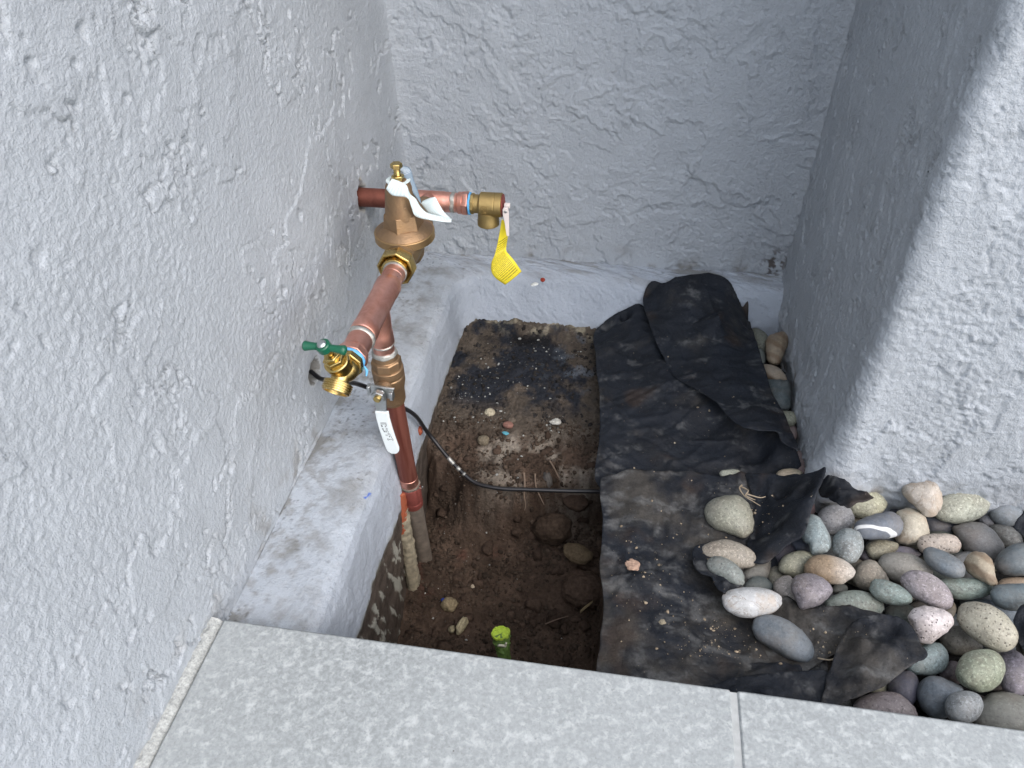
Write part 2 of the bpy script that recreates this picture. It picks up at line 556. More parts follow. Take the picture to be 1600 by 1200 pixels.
fs = sst(fbm(path, Wd, 48, 6, 131, 0.7) + 0.25 * fbm(path, Wd, 9, 3, 132), 0.02, 0.30) * top * (0.35 + 0.65 * np.clip(near * 2.2, 0, 1))
tint = lerp(tint, np.array([0.58, 0.53, 0.45]), np.clip(fs * 0.65, 0, 0.6)[..., None])
spk = sst(perlin(path * 210, Wd * 210, 35), 0.45, 0.6) * sst(fbm(path, Wd, 12, 3, 36), -0.1, 0.3) * top
tint = lerp(tint, np.array([0.25, 0.22, 0.18]), (spk * 0.7)[..., None])
rust = np.exp(-((Y - 0.73) / 0.03) ** 2 - ((off[None, :] - 0.075) / 0.02) ** 2) * (leg < 0.5) * sst(fbm(path, Wd, 40, 4, 38), -0.2, 0.4)
tint = lerp(tint, np.array([0.55, 0.33, 0.24]), np.clip(rust, 0, 0.7)[..., None])
edge = np.exp(-((Z - paint_edge) / 0.006) ** 2) * sst(fbm(path, Wd, 60, 4, 39), -0.2, 0.3)
flare = 0.016 * np.exp(-((V + 0.74).clip(0)) / 0.09) * sst(S, 0.18, 0.40) * (1 - sst(S, L1 + arc * 0.6, L1 + arc + 0.05))
soil = np.array([0.20, 0.145, 0.105]) * (0.75 + 0.5 * sst(fbm(path, Wd, 45, 4, 40), -0.4, 0.4))[..., None]
tint = lerp(tint, soil, bare[..., None])
tint = lerp(tint, np.array([0.62, 0.56, 0.40]), (edge * 0.7)[..., None])
# splashed mortar streaks on the bare concrete
w2 = fbm(path + 0.25 * (Z + 0.8), Z, 62, 4, 44, 0.6, fy=17)
sm = sst(w2, 0.17, 0.24) * bare * sst(-Z, 0.80, 0.84) * (path < 0.66)
tint = lerp(tint, np.array([0.95, 0.86, 0.66]), (sm * 0.9)[..., None])
P[..., 0] += np.where(leg < 0.5, sm * 0.0015, 0)
# blue crayon ticks on the ledge
bt = np.exp(-((X + 0.2875 - 0.3 * (Y - 0.579)) / 0.0016) ** 2) * (np.abs(Y - 0.579) < 0.006) * (Z > -0.72) * sst(perlin(X * 400, Y * 400, 3), -0.3, 0.1)
tint = lerp(tint, np.array([0.05, 0.22, 0.95]), np.clip(bt, 0, 1)[..., None])
ledge = grid_obj('concrete_ledge', P, M_ledge, None, tint, flip=False)
tag(ledge, 'low painted concrete ledge along the foot of the walls, stained on top and bare below', 'ledge')

# ---- soil in the planter, dug out into a hole beside the pipes
M_soil = m_tint('soil', 0.92, 1.0, 0.0045, 230, 0.15)
def curb_z(x, y):
    return -0.80 + 0.100 * np.clip((y - 1.0785) / 0.033, 0, 1)
def ground_z(x, y, fine=True):
    lip = np.interp(x, [-0.29, -0.25, -0.20, -0.16, -0.12, -0.08, -0.03, 0.02], [0.80, 0.775, 0.752, 0.742, 0.742, 0.768, 0.785, 0.79])
    lip = lip + 0.012 * perlin(x * 22, y * 22, 61) + 0.005 * perlin(x * 70, y * 70, 62)
    up = -0.808 - 0.05 * np.clip(0.93 - y, 0, 0.2) / 0.2 * 0.75 + 0.022 * sst(y, 1.02, 1.09)
    D = sst(lip - y, 0.0, 0.042)
    low = -0.935 - 0.045 * sst(0.74 - y, 0, 0.22) * 1.0 - 0.012 * sst(-0.2 - x, 0, 0.06)
    low = low + 0.030 * np.exp(-((x + 0.20) / 0.05) ** 2 - ((y - 0.73) / 0.03) ** 2)
    z = up * (1 - D) + low * D
    z = z + 0.010 * fbm(x, y, 9, 3, 63) * (0.5 + 0.9 * D)
    z = z + 0.016 * np.exp(-((x + 0.262) ** 2 + (y - 0.650) ** 2) / 0.0007) + 0.012 * np.exp(-((x + 0.264) ** 2 + (y - 0.612) ** 2) / 0.0005)
    bank = sst(x + 0.006 * perlin(y * 25, x * 0, 64) + 0.003 * perlin(y * 80, x * 0, 65), 0.012, 0.032)
    zr = -0.787 + 0.003 * perlin(x * 12, y * 12, 66)
    back = sst(y, 0.83, 0.95)
    z = z * (1 - bank) + zr * bank
    if fine:
        z = z + (0.0080 * fbm(x, y, 26, 5, 67, 0.62) - 0.0035 * np.exp(-np.abs(fbm(x, y, 19, 5, 70, 0.6)) / 0.018) + 0.0040 * np.abs(fbm(x, y, 75, 3, 68)) + 0.0016 * perlin(x * 210, y * 210, 69)) * (1 - 0.7 * bank)
    return z
u = axis((-0.276, 0.045, 0.00175), (0.045, 0.30, 0.01), (0.30, 1.6, 0.05))
v = axis((0.30, 0.40, 0.004), (0.40, 1.10, 0.0019))
X, Y = np.meshgrid(u, v, indexing='ij')
Z = ground_z(X, Y)
gx, gy = np.gradient(Z, u, v)
base = np.array([0.066, 0.046, 0.034])
c = base * (0.75 + 0.6 * sst(fbm(X, Y, 14, 5, 81), -0.4, 0.4))[..., None]
rear = sst(Y, 0.80, 0.86)
c = lerp(c, np.array([0.092, 0.080, 0.065]), (rear * 0.7)[..., None])
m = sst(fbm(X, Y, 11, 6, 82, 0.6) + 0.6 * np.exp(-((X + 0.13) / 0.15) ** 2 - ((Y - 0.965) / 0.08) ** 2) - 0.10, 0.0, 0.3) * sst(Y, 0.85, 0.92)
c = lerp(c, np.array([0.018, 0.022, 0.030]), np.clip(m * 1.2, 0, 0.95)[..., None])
m = sst(fbm(X, Y, 24, 5, 88, 0.6), 0.05, 0.4) * sst(Y, 0.88, 0.96) * sst(X, -0.16, -0.06)
c = lerp(c, np.array([0.085, 0.100, 0.120]), np.clip(m, 0, 0.8)[..., None])
m = sst(fbm(X, Y, 16, 6, 83, 0.6), -0.15, 0.3) * np.exp(-((X + 0.10) / 0.10) ** 2 - ((Y - 0.785) / 0.045) ** 2)
c = lerp(c, np.array([0.24, 0.215, 0.18]), np.clip(m * 1.7, 0, 0.92)[..., None])
m = sst(fbm(X, Y, 40, 5, 86, 0.6), -0.1, 0.4) * sst(Y, 1.045, 1.075)
c = lerp(c, np.array([0.30, 0.27, 0.20]), np.clip(m * 1.1, 0, 0.8)[..., None])
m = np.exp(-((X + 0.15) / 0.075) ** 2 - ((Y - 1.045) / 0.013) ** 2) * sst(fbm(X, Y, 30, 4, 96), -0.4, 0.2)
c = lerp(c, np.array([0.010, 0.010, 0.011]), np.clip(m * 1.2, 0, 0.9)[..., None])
m = sst(fbm(X, Y, 18, 5, 84), 0.1, 0.5) * np.exp(-((X + 0.21) / 0.05) ** 2 - ((Y - 0.66) / 0.06) ** 2)
c = lerp(c, np.array([0.13, 0.055, 0.04]), np.clip(m, 0, 0.6)[..., None])
m = sst(fbm(X, Y, 30, 4, 85), 0.1, 0.4)
c = lerp(c, c * 1.7, (m * 0.5)[..., None])
m = sst(X, 0.03, 0.06)
c = lerp(c, np.array([0.02, 0.02, 0.02]), m[..., None])
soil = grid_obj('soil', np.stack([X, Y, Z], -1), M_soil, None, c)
tag(soil, kind='structure')

# ---- the yard the paving stands in
m, nt, b = mat('yard_dirt', (0.22, 0.19, 0.16), 0.9)
nt.links.new(mix(nt, noise(nt, coords(nt), 6, 6), (0.17, 0.15, 0.12), (0.27, 0.24, 0.2)), b.inputs['Base Color'])
mb = MB(); mb.add([(-40, -40, -1.16), (40, -40, -1.16), (40, 40, -1.16), (-40, 40, -1.16)], [(0, 1, 2, 3)])
tag(emit('ground', mb, m, None, sharp=0), kind='structure')

# ---- tile paving
def m_tile():
    m, nt, b = mat('porcelain_tile', (0.5, 0.5, 0.5), 0.55, 0, 0.4)
    v = coords(nt)
    big = ramp(nt, noise(nt, v, 4, 4), [(0.3, 0.0), (0.75, 1.0)])
    c = mix(nt, big, (0.215, 0.235, 0.240), (0.290, 0.314, 0.320))
    bl = ramp(nt, noise(nt, v, 250, 4, 0.7, 0.2), [(0.38, 0.0), (0.62, 0.8)])
    c = mix(nt, bl, c, (0.345, 0.374, 0.380))
    bl = ramp(nt, noise(nt, v, 105, 4, 0.7, 0.3), [(0.50, 0.0), (0.70, 0.75)])
    c = mix(nt, bl, c, (0.49, 0.522, 0.526))
    sp = ramp(nt, noise(nt, v, 420, 2, 0.5), [(0.27, 1.0), (0.34, 0.0)])
    c = mix(nt, mix(nt, 1.0, sp, (0.6, 0.6, 0.6), 'MULTIPLY'), c, (0.20, 0.21, 0.21))
    sp = ramp(nt, voro(nt, v, 60), [(0.035, 1.0), (0.06, 0.0)])
    gate = ramp(nt, noise(nt, v, 21, 2), [(0.62, 0.0), (0.66, 1.0)])
    c = mix(nt, mix(nt, 1.0, sp, gate, 'MULTIPLY'), c, (0.10, 0.10, 0.09))
    nt.links.new(c, b.inputs['Base Color'])
    bump(nt, b, noise(nt, v, 700, 4), 0.25, 0.0006)
    return m
M_tile = m_tile()
M_grout = m_plain('grout', (0.38, 0.40, 0.40), 0.9, 0.3, 120, 0.8)
M_conc = m_plain('rough_concrete', (0.30, 0.29, 0.27), 0.9, 0.3, 40, 0.8)
mb = MB(); mb.box((1.6, -1.135, -0.9175), (1.97, 0, 0), (0, 1.483, 0), (0, 0, 0.2295))
pave = emit('paving', mb, M_conc, None, sharp=30)
tag(pave, kind='structure')
mb = MB(); mb.box((1.6, -1.135, -0.6795), (1.965, 0, 0), (0, 1.4965, 0), (0, 0, 0.0130))
emit('grout', mb, M_grout, pave, sharp=30)
y_back = 0.3635
for j in range(5):
    ya = y_back - j * 0.606
    for i in range(7):
        xa = -0.366 if i == 0 else 0.143 + (i - 1) * 0.606
        xb = 0.137 if i == 0 else xa + 0.600
        yb = max(ya - 0.600, -2.6)
        mb = MB()
        mb.box(((xa + xb) / 2, (ya + yb) / 2, ZT - 0.010), ((xb - xa) / 2, 0, 0), (0, (ya - yb) / 2, 0), (0, 0, 0.010))
        t = emit('tile', mb, M_tile, pave, sharp=30, bevel=0.0022)
# mortar bead along the wall
yy = axis((-2.4, 0.0, 0.05), (0.0, 0.362, 0.0016)); cs = np.linspace(0, 1, 14)
A, B2 = np.meshgrid(yy, cs, indexing='ij')
xx = -0.3835 + 0.0188 * B2 + 0.0012 * fbm(A, B2, 40, 3, 4)
zz2 = -0.6600 - 0.0058 * sst(B2, 0.55, 1.0) - 0.004 * B2 + 0.0022 * fbm(A, B2 * 0.02, 150, 3, 5) + 0.002 * fbm(A, B2 * 0.02, 30, 3, 7)
zz2 = zz2 - 0.01 * (B2 > 0.99)
tn = np.ones(A.shape + (3,)) * (0.8 + 0.35 * fbm(A, B2 * 0.02, 300, 3, 8))[..., None]
M_mortar = m_tint('mortar', 0.9, 0.8, 0.0012, 600)
grid_obj('mortar_bead', np.stack([xx, A, zz2], -1), M_mortar, pave, tn * np.array([0.44, 0.46, 0.45]), back=(0, 0, -0.03))

# ================================================================== measured tables (metres)
PEBBLES = [
 ([0.4114,0.6987,-0.7326],[0.0221,-0.0016,0.0259,0.0189],[0.9185,-0.2176,0.3302,0.0169,-0.8126,-0.5826],[1.084,1.104,0.944,0.861,0.896,1.05,1.11,0.984,0.898,0.89,0.973,1.094,1.078,0.906,0.835,0.94],(186,176,162),'vein','rounded triangular tan pebble leaning at the foot of the bright stucco pillar face'),
 ([0.4653,0.7054,-0.7519],[0.0345,0.0059,0.0243,0.0203],[0.9802,-0.0713,0.1848,0.0501,-0.8135,-0.5794],[0.955,0.963,1.028,1.018,0.994,0.993,1.001,0.991,1.002,1.005,1.007,1.009,0.983,0.968,1.009,1.049],(163,166,146),'speck','large oval greenish pebble with dark specks beside the tan triangular one at the pillar'),
 ([0.558,0.7271,-0.7605],[0.0132,-0.0013,0.0136,0.0115],[0.877,-0.283,0.3884,0.038,-0.7648,-0.6431],[1.041,1.072,1.002,0.948,0.946,0.984,1.058,1.058,0.95,0.93,0.993,1.038,1.029,1.036,0.935,0.896],(176,156,142),'speck','small pinkish tan pebble cut off by the right edge just below the pillar'),
 ([0.5222,0.7079,-0.7605],[0.0191,0.0003,0.0163,0.0149],[0.9266,-0.1998,0.3186,0.0482,-0.7772,-0.6274],[0.929,0.985,1.1,1.01,0.956,0.927,0.968,1.09,1.05,0.92,0.919,1.013,1.044,1.011,1.01,0.968],(122,134,144),'plain','blue grey pebble under the small tan one, beside the pillar at far right'),
 ([0.3501,0.6994,-0.7605],[0.0255,0.0039,0.0204,0.0159],[0.9874,-0.0398,0.1534,0.0531,-0.8291,-0.5566],[1.003,0.959,0.968,1.041,1.036,0.997,0.964,0.966,1.024,1.033,1.017,0.972,0.958,0.999,1.042,1.011],(172,172,142),'speck','pale yellow speckled pebble half covered by a black fabric strip'),
 ([0.3062,0.6689,-0.7605],[0.0224,0.002,0.0209,0.0167],[0.9794,-0.0667,0.1904,0.0511,-0.831,-0.554],[0.963,1.039,1.037,0.997,0.953,0.978,1.017,0.99,1.004,1.037,0.999,0.883,0.962,1.142,0.971,0.912],(156,158,163),'speck','round light grey pebble just below the black fabric strip'),
 ([0.3466,0.6422,-0.7347],[0.031,0.0052,0.0191,0.0151],[0.993,-0.0027,0.1178,0.0623,-0.8365,-0.5444],[1.009,1.044,0.976,0.93,0.967,1.089,1.027,0.943,0.938,0.984,1.081,1.017,0.934,0.97,1.035,0.97],(92,102,116),'stripe','long dark slate pebble with white quartz stripes'),
 ([0.397,0.6673,-0.7584],[0.0211,0.0033,0.0285,0.0194],[0.945,-0.1627,0.2837,-0.0047,-0.8741,-0.4857],[0.701,0.808,1.15,1.013,0.95,0.955,0.978,0.957,0.992,1.068,0.983,0.912,0.919,0.979,1.125,1.047],(182,174,152),'vein','cream pebble with fine cracks behind the white striped slate one'),
 ([0.4219,0.6406,-0.754],[0.0273,0.0023,0.0142,0.0125],[0.9855,-0.0387,0.1652,0.0639,-0.8172,-0.5728],[0.937,0.973,1.069,0.973,0.944,1.032,1.035,0.96,0.945,1.002,1.097,0.967,0.912,0.954,1.115,0.988],(182,168,154),'pit','bean shaped pinkish beige pebble covered in dark pits'),
 ([0.4068,0.5927,-0.7304],[0.0206,-0.0047,0.0178,0.0124],[0.9259,-0.192,0.3255,0.0262,-0.8267,-0.5621],[0.959,0.985,1.03,1.038,0.982,0.957,0.99,1.049,1.005,0.985,0.994,0.992,1.001,1.006,1.021,1.005],(92,106,116),'plain','smooth slate blue oval pebble lying against the pitted beige one'),
 ([0.4788,0.6623,-0.7648],[0.0252,-0.0039,0.0261,0.0197],[0.8996,-0.2409,0.3643,0.0209,-0.8095,-0.5868],[0.996,1.08,0.945,0.92,0.982,1.05,1.025,0.978,0.99,0.954,0.953,1.107,0.972,0.946,1.036,0.91],(122,122,122),'plain','big smooth grey brown pebble left of the dark ones by the right edge'),
 ([0.5225,0.685,-0.7756],[0.0166,-0.0026,0.0164,0.0129],[0.8915,-0.2559,0.3739,0.0287,-0.7917,-0.6102],[0.947,1.074,1.059,0.965,0.943,0.969,1.034,1.03,1.005,0.985,0.968,0.955,1.019,1.094,0.978,0.907],(112,116,116),'speck','dark grey granular pebble tucked under the fabric scrap at the right edge'),
 ([0.5021,0.619,-0.7411],[0.0273,0.0053,0.0218,0.0186],[0.9607,-0.1247,0.2478,0.0253,-0.8503,-0.5257],[1.009,0.965,0.967,0.967,0.986,1.088,1.024,0.918,0.916,1.02,1.107,0.991,0.934,0.931,1.0,1.074],(86,98,104),'plain','dark slate pebble with a ridged top at the right edge'),
 ([0.4503,0.5955,-0.7347],[0.0152,-0.002,0.0207,0.0143],[0.8733,-0.2674,0.4072,-0.0106,-0.846,-0.533],[1.068,0.95,0.893,0.907,0.983,1.107,1.052,0.894,0.843,0.919,1.156,1.064,0.862,0.839,0.943,1.116],(168,154,126),'band','tan and white pebble with brown quartz bands'),
 ([0.4582,0.6373,-0.7777],[0.0191,0.004,0.0146,0.0116],[0.9795,-0.0724,0.188,0.0323,-0.8647,-0.5013],[1.041,1.133,0.969,0.879,0.886,1.002,1.155,1.006,0.884,0.881,0.981,1.104,1.055,0.936,0.89,0.918],(120,124,126),'plain','grey pebble mostly hidden behind the banded quartz pebble'),
 ([0.3729,0.5988,-0.7562],[0.0295,-0.0015,0.02,0.0169],[0.9658,-0.0998,0.2394,0.0527,-0.8283,-0.5579],[1.002,1.003,1.006,0.994,1.0,1.016,0.987,0.985,1.029,1.002,0.997,0.988,0.998,1.024,0.993,0.993],(136,134,126),'plain','large smooth taupe pebble behind the mauve speckled one'),
 ([0.3781,0.5519,-0.7304],[0.0248,-0.0051,0.0218,0.0156],[0.9325,-0.1704,0.3184,0.0284,-0.8443,-0.5351],[1.032,0.975,0.953,0.976,1.027,1.043,1.0,0.962,0.967,0.996,1.033,1.059,0.956,0.925,0.996,1.056],(146,138,144),'speck','large mauve pebble with pale speckles above the white one'),
 ([0.4358,0.5782,-0.754],[0.0316,0.0026,0.0137,0.0128],[0.9869,-0.0229,0.1598,0.0704,-0.8296,-0.5539],[0.891,1.083,1.115,0.909,0.876,0.958,1.079,1.033,0.974,0.969,0.952,0.953,1.02,1.107,0.975,0.862],(116,136,128),'speck','long flat green pebble right of the mauve speckled one'),
 ([0.4779,0.5636,-0.739],[0.0274,0.0031,0.0163,0.0148],[0.9729,-0.0821,0.2164,0.0462,-0.8472,-0.5292],[0.974,1.041,1.077,0.947,0.898,1.005,1.084,0.993,0.967,1.004,0.981,0.984,1.047,1.015,0.98,0.948],(90,108,116),'plain','dark teal oval pebble at the right edge above the large pitted one'),
 ([0.5005,0.5952,-0.7584],[0.0232,0.0015,0.0096,0.0094],[0.9823,-0.0425,0.1825,0.0725,-0.8117,-0.5795],[1.011,0.992,1.004,1.008,0.998,0.985,1.013,1.034,0.973,0.979,1.036,1.012,0.98,1.005,1.006,0.997],(150,128,102),'plain','orange brown pebble showing above the dark teal one at the right edge'),
 ([0.4294,0.5118,-0.7283],[0.0267,-0.0044,0.0262,0.0208],[0.9033,-0.2108,0.3736,0.0245,-0.8441,-0.5357],[1.023,1.011,1.009,0.969,0.979,1.03,1.016,0.991,0.993,0.989,0.995,1.017,1.014,1.001,0.968,0.992],(172,168,146),'pit','largest pale yellowish grey pebble with many dark pits'),
 ([0.4687,0.5652,-0.7734],[0.03,-0.0037,0.0126,0.0112],[0.966,-0.0892,0.2427,0.0712,-0.8105,-0.5814],[1.149,0.954,0.896,0.928,1.013,1.048,1.011,1.003,0.935,0.899,0.976,1.166,0.983,0.86,0.858,0.997],(92,110,126),'plain','flat blue grey pebble under the largest pitted one'),
 ([0.371,0.509,-0.7326],[0.0223,0.0027,0.0208,0.0183],[0.957,-0.116,0.2659,0.0288,-0.8741,-0.4849],[0.897,1.068,1.096,0.986,0.905,0.895,0.976,1.061,1.102,0.937,0.848,0.891,1.068,1.137,0.92,0.839],(204,194,194),'pit','white pinkish pebble with a blunt triangular outline'),
 ([0.3731,0.4832,-0.7627],[0.0224,0.0051,0.019,0.0151],[0.9786,-0.0659,0.1948,0.0181,-0.916,-0.4007],[0.998,0.927,0.935,0.983,1.09,1.036,0.939,0.926,0.969,1.053,1.063,0.983,0.932,0.929,1.012,1.111],(124,146,148),'speck','pale teal pebble partly under the tip of the folded fabric triangle'),
 ([0.4185,0.5166,-0.7712],[0.0213,0.0003,0.0158,0.0154],[0.9507,-0.1207,0.2855,0.0502,-0.8489,-0.5261],[0.988,0.941,0.961,1.032,1.065,1.012,0.92,0.924,1.032,1.102,0.98,0.927,0.953,1.02,1.048,1.016],(104,102,92),'speck','dark olive pebble between the white pebble and the round green one'),
 ([0.4096,0.4612,-0.7347],[0.0246,0.004,0.0223,0.019],[0.9527,-0.1242,0.2775,0.0057,-0.9053,-0.4248],[1.02,1.021,1.008,0.972,0.969,1.016,1.029,1.011,0.986,0.959,0.996,1.04,1.021,0.976,0.974,0.991],(146,158,132),'speck','round pale green pebble with fine dark flecks'),
 ([0.4561,0.477,-0.7562],[0.0169,0.0028,0.026,0.0159],[0.8947,-0.224,0.3865,-0.0818,-0.9327,-0.3513],[0.947,1.013,1.043,0.998,0.995,0.982,0.965,1.02,1.064,0.973,0.951,1.001,1.017,1.008,1.035,0.971],(134,128,142),'speck','mauve grey pebble right of the round pale green one'),
 ([0.402,0.48,-0.7777],[0.0127,0.0009,0.0121,0.0112],[0.9379,-0.1413,0.3168,0.0252,-0.8831,-0.4684],[1.104,0.923,0.865,0.917,1.078,1.09,0.979,0.911,0.898,0.97,1.09,1.081,0.919,0.85,0.901,1.11],(96,88,94),'speck','small maroon speckled pebble left of the round pale green one'),
 ([0.371,0.4384,-0.7584],[0.0227,0.0024,0.0219,0.019],[0.9506,-0.1176,0.2873,0.0126,-0.9101,-0.4142],[0.957,1.017,1.053,1.028,0.963,0.917,0.967,1.114,1.014,0.957,0.947,0.968,1.04,1.062,0.98,0.941],(100,114,126),'plain','slate blue egg shaped pebble behind the small round grey one near the tile'),
 ([0.3792,0.4153,-0.7326],[0.0181,0.0029,0.0168,0.0145],[0.9531,-0.1157,0.2798,0.0039,-0.9193,-0.3934],[1.0,0.997,1.034,0.99,0.976,1.0,1.018,1.005,1.006,0.987,0.99,1.003,1.029,0.991,0.997,0.992],(134,142,146),'speck','small round light grey pebble nearest the tile edge'),
 ([0.4365,0.4244,-0.7584],[0.0356,0.0004,0.0263,0.021],[0.956,-0.1102,0.2718,0.0088,-0.9155,-0.4023],[0.979,0.918,0.948,1.036,1.042,1.019,0.97,0.94,0.976,1.022,1.074,1.004,0.909,0.918,1.051,1.089],(124,126,118),'plain','biggest smooth grey pebble in the bottom right corner by the tile'),
 ([0.3104,0.4142,-0.754],[0.0311,0.002,0.0163,0.0153],[0.9862,-0.0069,0.1655,0.0666,-0.8985,-0.434],[1.0,0.976,0.987,0.989,1.021,1.048,0.978,0.941,0.98,1.064,1.025,0.965,0.961,1.005,1.017,1.024],(120,112,116),'speck','brown mauve oval pebble between the folded fabric and the tile'),
 ([0.3415,0.4486,-0.7691],[0.0158,0.0013,0.0186,0.0151],[0.9425,-0.1305,0.3076,0.0058,-0.914,-0.4057],[1.052,1.099,0.947,0.899,0.948,1.048,1.071,1.013,0.921,0.915,1.001,1.095,1.021,0.948,0.93,0.951],(78,80,98),'plain','dark navy pebble below the edge of the folded fabric triangle'),
 ([0.3182,0.4503,-0.7756],[0.0105,0.0023,0.0084,0.0067],[0.9876,-0.0282,0.1546,0.0326,-0.9256,-0.377],[1.088,1.014,0.953,0.936,0.966,1.066,1.081,0.947,0.907,0.966,1.085,1.045,0.98,0.951,0.943,1.003],(132,134,110),'plain','tiny olive green pebble peeping out under the folded fabric triangle'),
 ([0.3675,0.4094,-0.7691],[0.0228,0.0009,0.0094,0.0093],[0.9854,-0.003,0.1702,0.0737,-0.8937,-0.4425],[1.0,1.024,1.002,0.999,0.986,0.994,1.013,1.032,0.982,0.976,1.013,1.011,1.008,0.996,1.004,0.984],(112,108,112),'plain','flat grey pebble sliver along the tile below the slate egg'),
 ([0.4026,0.4126,-0.7712],[0.0105,-0.0004,0.0073,0.007],[0.9505,-0.102,0.2936,0.0454,-0.8889,-0.4558],[0.973,1.012,0.994,1.014,1.042,0.983,0.951,0.965,1.045,1.082,0.961,0.918,0.98,1.096,1.02,0.96],(118,112,106),'speck','tiny brown grey pebble wedged at the tile under the small round grey one'),
 ([0.2738,0.4203,-0.7777],[0.0124,0.003,0.0104,0.008],[0.9913,-0.0098,0.1311,0.0366,-0.9372,-0.3467],[1.098,1.068,0.943,0.908,0.96,1.069,1.048,0.972,0.963,0.965,0.976,1.047,1.085,0.954,0.898,0.947],(92,94,92),'plain','dark grey pebble between the tile and the left foot of the folded fabric triangle'),
 ([0.2484,0.5337,-0.7326],[0.0226,0.0015,0.0204,0.0173],[0.981,-0.0457,0.1883,0.057,-0.8606,-0.5061],[0.943,1.022,1.081,1.008,0.95,0.929,0.964,1.043,1.075,0.983,0.915,0.906,1.012,1.154,0.951,0.888],(120,114,122),'speck','angular purple grey pebble with pale specks'),
 ([0.2307,0.5467,-0.7584],[0.0153,-0.0024,0.0191,0.0118],[0.9632,-0.0928,0.2521,0.0252,-0.9031,-0.4287],[1.041,1.024,0.93,0.909,0.996,1.134,1.004,0.895,0.901,1.027,1.105,0.985,0.934,0.956,0.999,1.013],(150,142,136),'speck','pinkish granular pebble tucked behind the angular purple one'),
 ([0.2767,0.5711,-0.739],[0.0284,-0.0002,0.0177,0.0147],[0.9843,-0.0337,0.1733,0.0646,-0.8448,-0.5311],[0.999,0.951,0.987,1.02,1.019,0.992,0.991,0.986,1.024,0.991,0.971,1.038,1.013,0.94,0.968,1.079],(156,146,130),'grad','long brown pebble with one whitish end'),
 ([0.2461,0.5873,-0.7562],[0.0217,0.0039,0.0174,0.0133],[0.9944,0.0134,0.1047,0.0637,-0.8675,-0.4933],[1.01,0.999,0.999,0.973,0.98,1.014,1.062,0.986,0.941,0.981,1.035,1.049,0.988,0.948,0.974,1.043],(142,142,118),'speck','olive yellow pebble under the long brown one and the teal kidney'),
 ([0.2693,0.6228,-0.7411],[0.0166,-0.0014,0.0289,0.0144],[0.9512,-0.1391,0.2753,-0.0164,-0.914,-0.4053],[1.068,0.97,0.967,0.984,1.023,1.023,0.961,0.959,1.014,1.038,0.978,0.943,0.999,1.13,0.81,1.017],(132,152,156),'speck','pale teal kidney shaped pebble against the curled fabric corner'),
 ([0.3042,0.6084,-0.7369],[0.0182,0.0017,0.0238,0.017],[0.9603,-0.1195,0.2521,0.0195,-0.8726,-0.488],[1.006,1.026,1.013,0.985,0.973,0.976,1.042,1.036,0.975,0.957,0.981,1.044,1.029,0.972,0.98,0.988],(130,142,144),'speck','round grey blue pebble in front of the round light grey one'),
 ([0.2585,0.6272,-0.7691],[0.0114,-0.0011,0.0116,0.0082],[0.9677,-0.0934,0.2343,0.0398,-0.8608,-0.5073],[1.019,0.979,0.942,0.982,1.083,1.031,0.953,0.948,0.983,1.045,1.068,0.963,0.936,0.989,1.043,1.021],(84,96,116),'plain','small slate blue pebble under the teal kidney pebble'),
 ([0.2387,0.6175,-0.7756],[0.0174,0.0097,0.0169,0.0068],[0.9943,0.0943,-0.0489,0.0714,-0.9341,-0.3499],[0.952,0.958,0.99,1.032,1.01,0.941,0.882,0.913,1.083,1.153,0.767,0.706,1.09,1.081,0.947,0.923],(78,76,92),'plain','dark purple pebble showing below the curled fabric corner'),
 ([0.3302,0.5866,-0.7605],[0.0202,0.0022,0.0186,0.016],[0.9728,-0.0803,0.2171,0.0467,-0.8505,-0.5239],[0.939,0.934,1.004,1.029,1.026,0.994,0.905,0.9,1.024,1.213,0.88,0.737,1.075,1.072,1.026,0.968],(140,132,116),'speck','speckled tan pebble left of the large smooth taupe one'),
 ([0.3553,0.631,-0.7648],[0.02,0.0036,0.0136,0.0109],[0.9913,-0.0139,0.131,0.0573,-0.8496,-0.5243],[0.94,1.042,1.074,1.013,0.934,0.918,0.975,1.096,1.042,0.947,0.924,0.947,1.041,1.111,0.961,0.899],(146,142,116),'speck','small speckled olive pebble below the white striped slate one'),
 ([0.3841,0.635,-0.7712],[0.0204,0.0004,0.0084,0.0072],[0.9885,-0.0173,0.1504,0.0721,-0.8202,-0.5676],[1.074,0.965,0.937,0.993,1.044,1.031,0.977,0.966,1.012,1.005,0.989,1.034,1.019,0.948,0.951,1.04],(102,98,112),'plain','flat purple pebble sliver above the large smooth taupe one'),
 ([0.3388,0.5463,-0.7369],[0.022,-0.0025,0.0145,0.0118],[0.9645,-0.0958,0.2459,0.0529,-0.8426,-0.5359],[0.982,0.974,0.996,1.034,1.025,0.979,0.961,0.999,1.033,1.014,0.994,0.981,0.98,1.009,1.037,1.002],(112,134,130),'speck','flat oval green pebble between the angular purple and mauve ones'),
 ([0.3048,0.5395,-0.7562],[0.0328,0.0016,0.0154,0.0136],[0.9904,0.0033,0.1381,0.0747,-0.8537,-0.5153],[1.026,0.919,0.926,1.017,1.033,1.052,0.984,0.932,0.947,1.018,1.086,1.002,0.93,0.932,0.989,1.099],(116,130,122),'speck','long green grey pebble along the edge of the dusty fabric'),
 ([0.3607,0.5429,-0.7712],[0.0177,0.0007,0.0133,0.0121],[0.9686,-0.0829,0.2342,0.053,-0.852,-0.5209],[1.0,1.017,1.015,0.962,0.97,1.02,1.06,0.986,0.941,0.984,1.059,1.011,0.981,0.988,0.989,1.012],(84,96,90),'plain','dark green pebble left of the white pinkish one'),
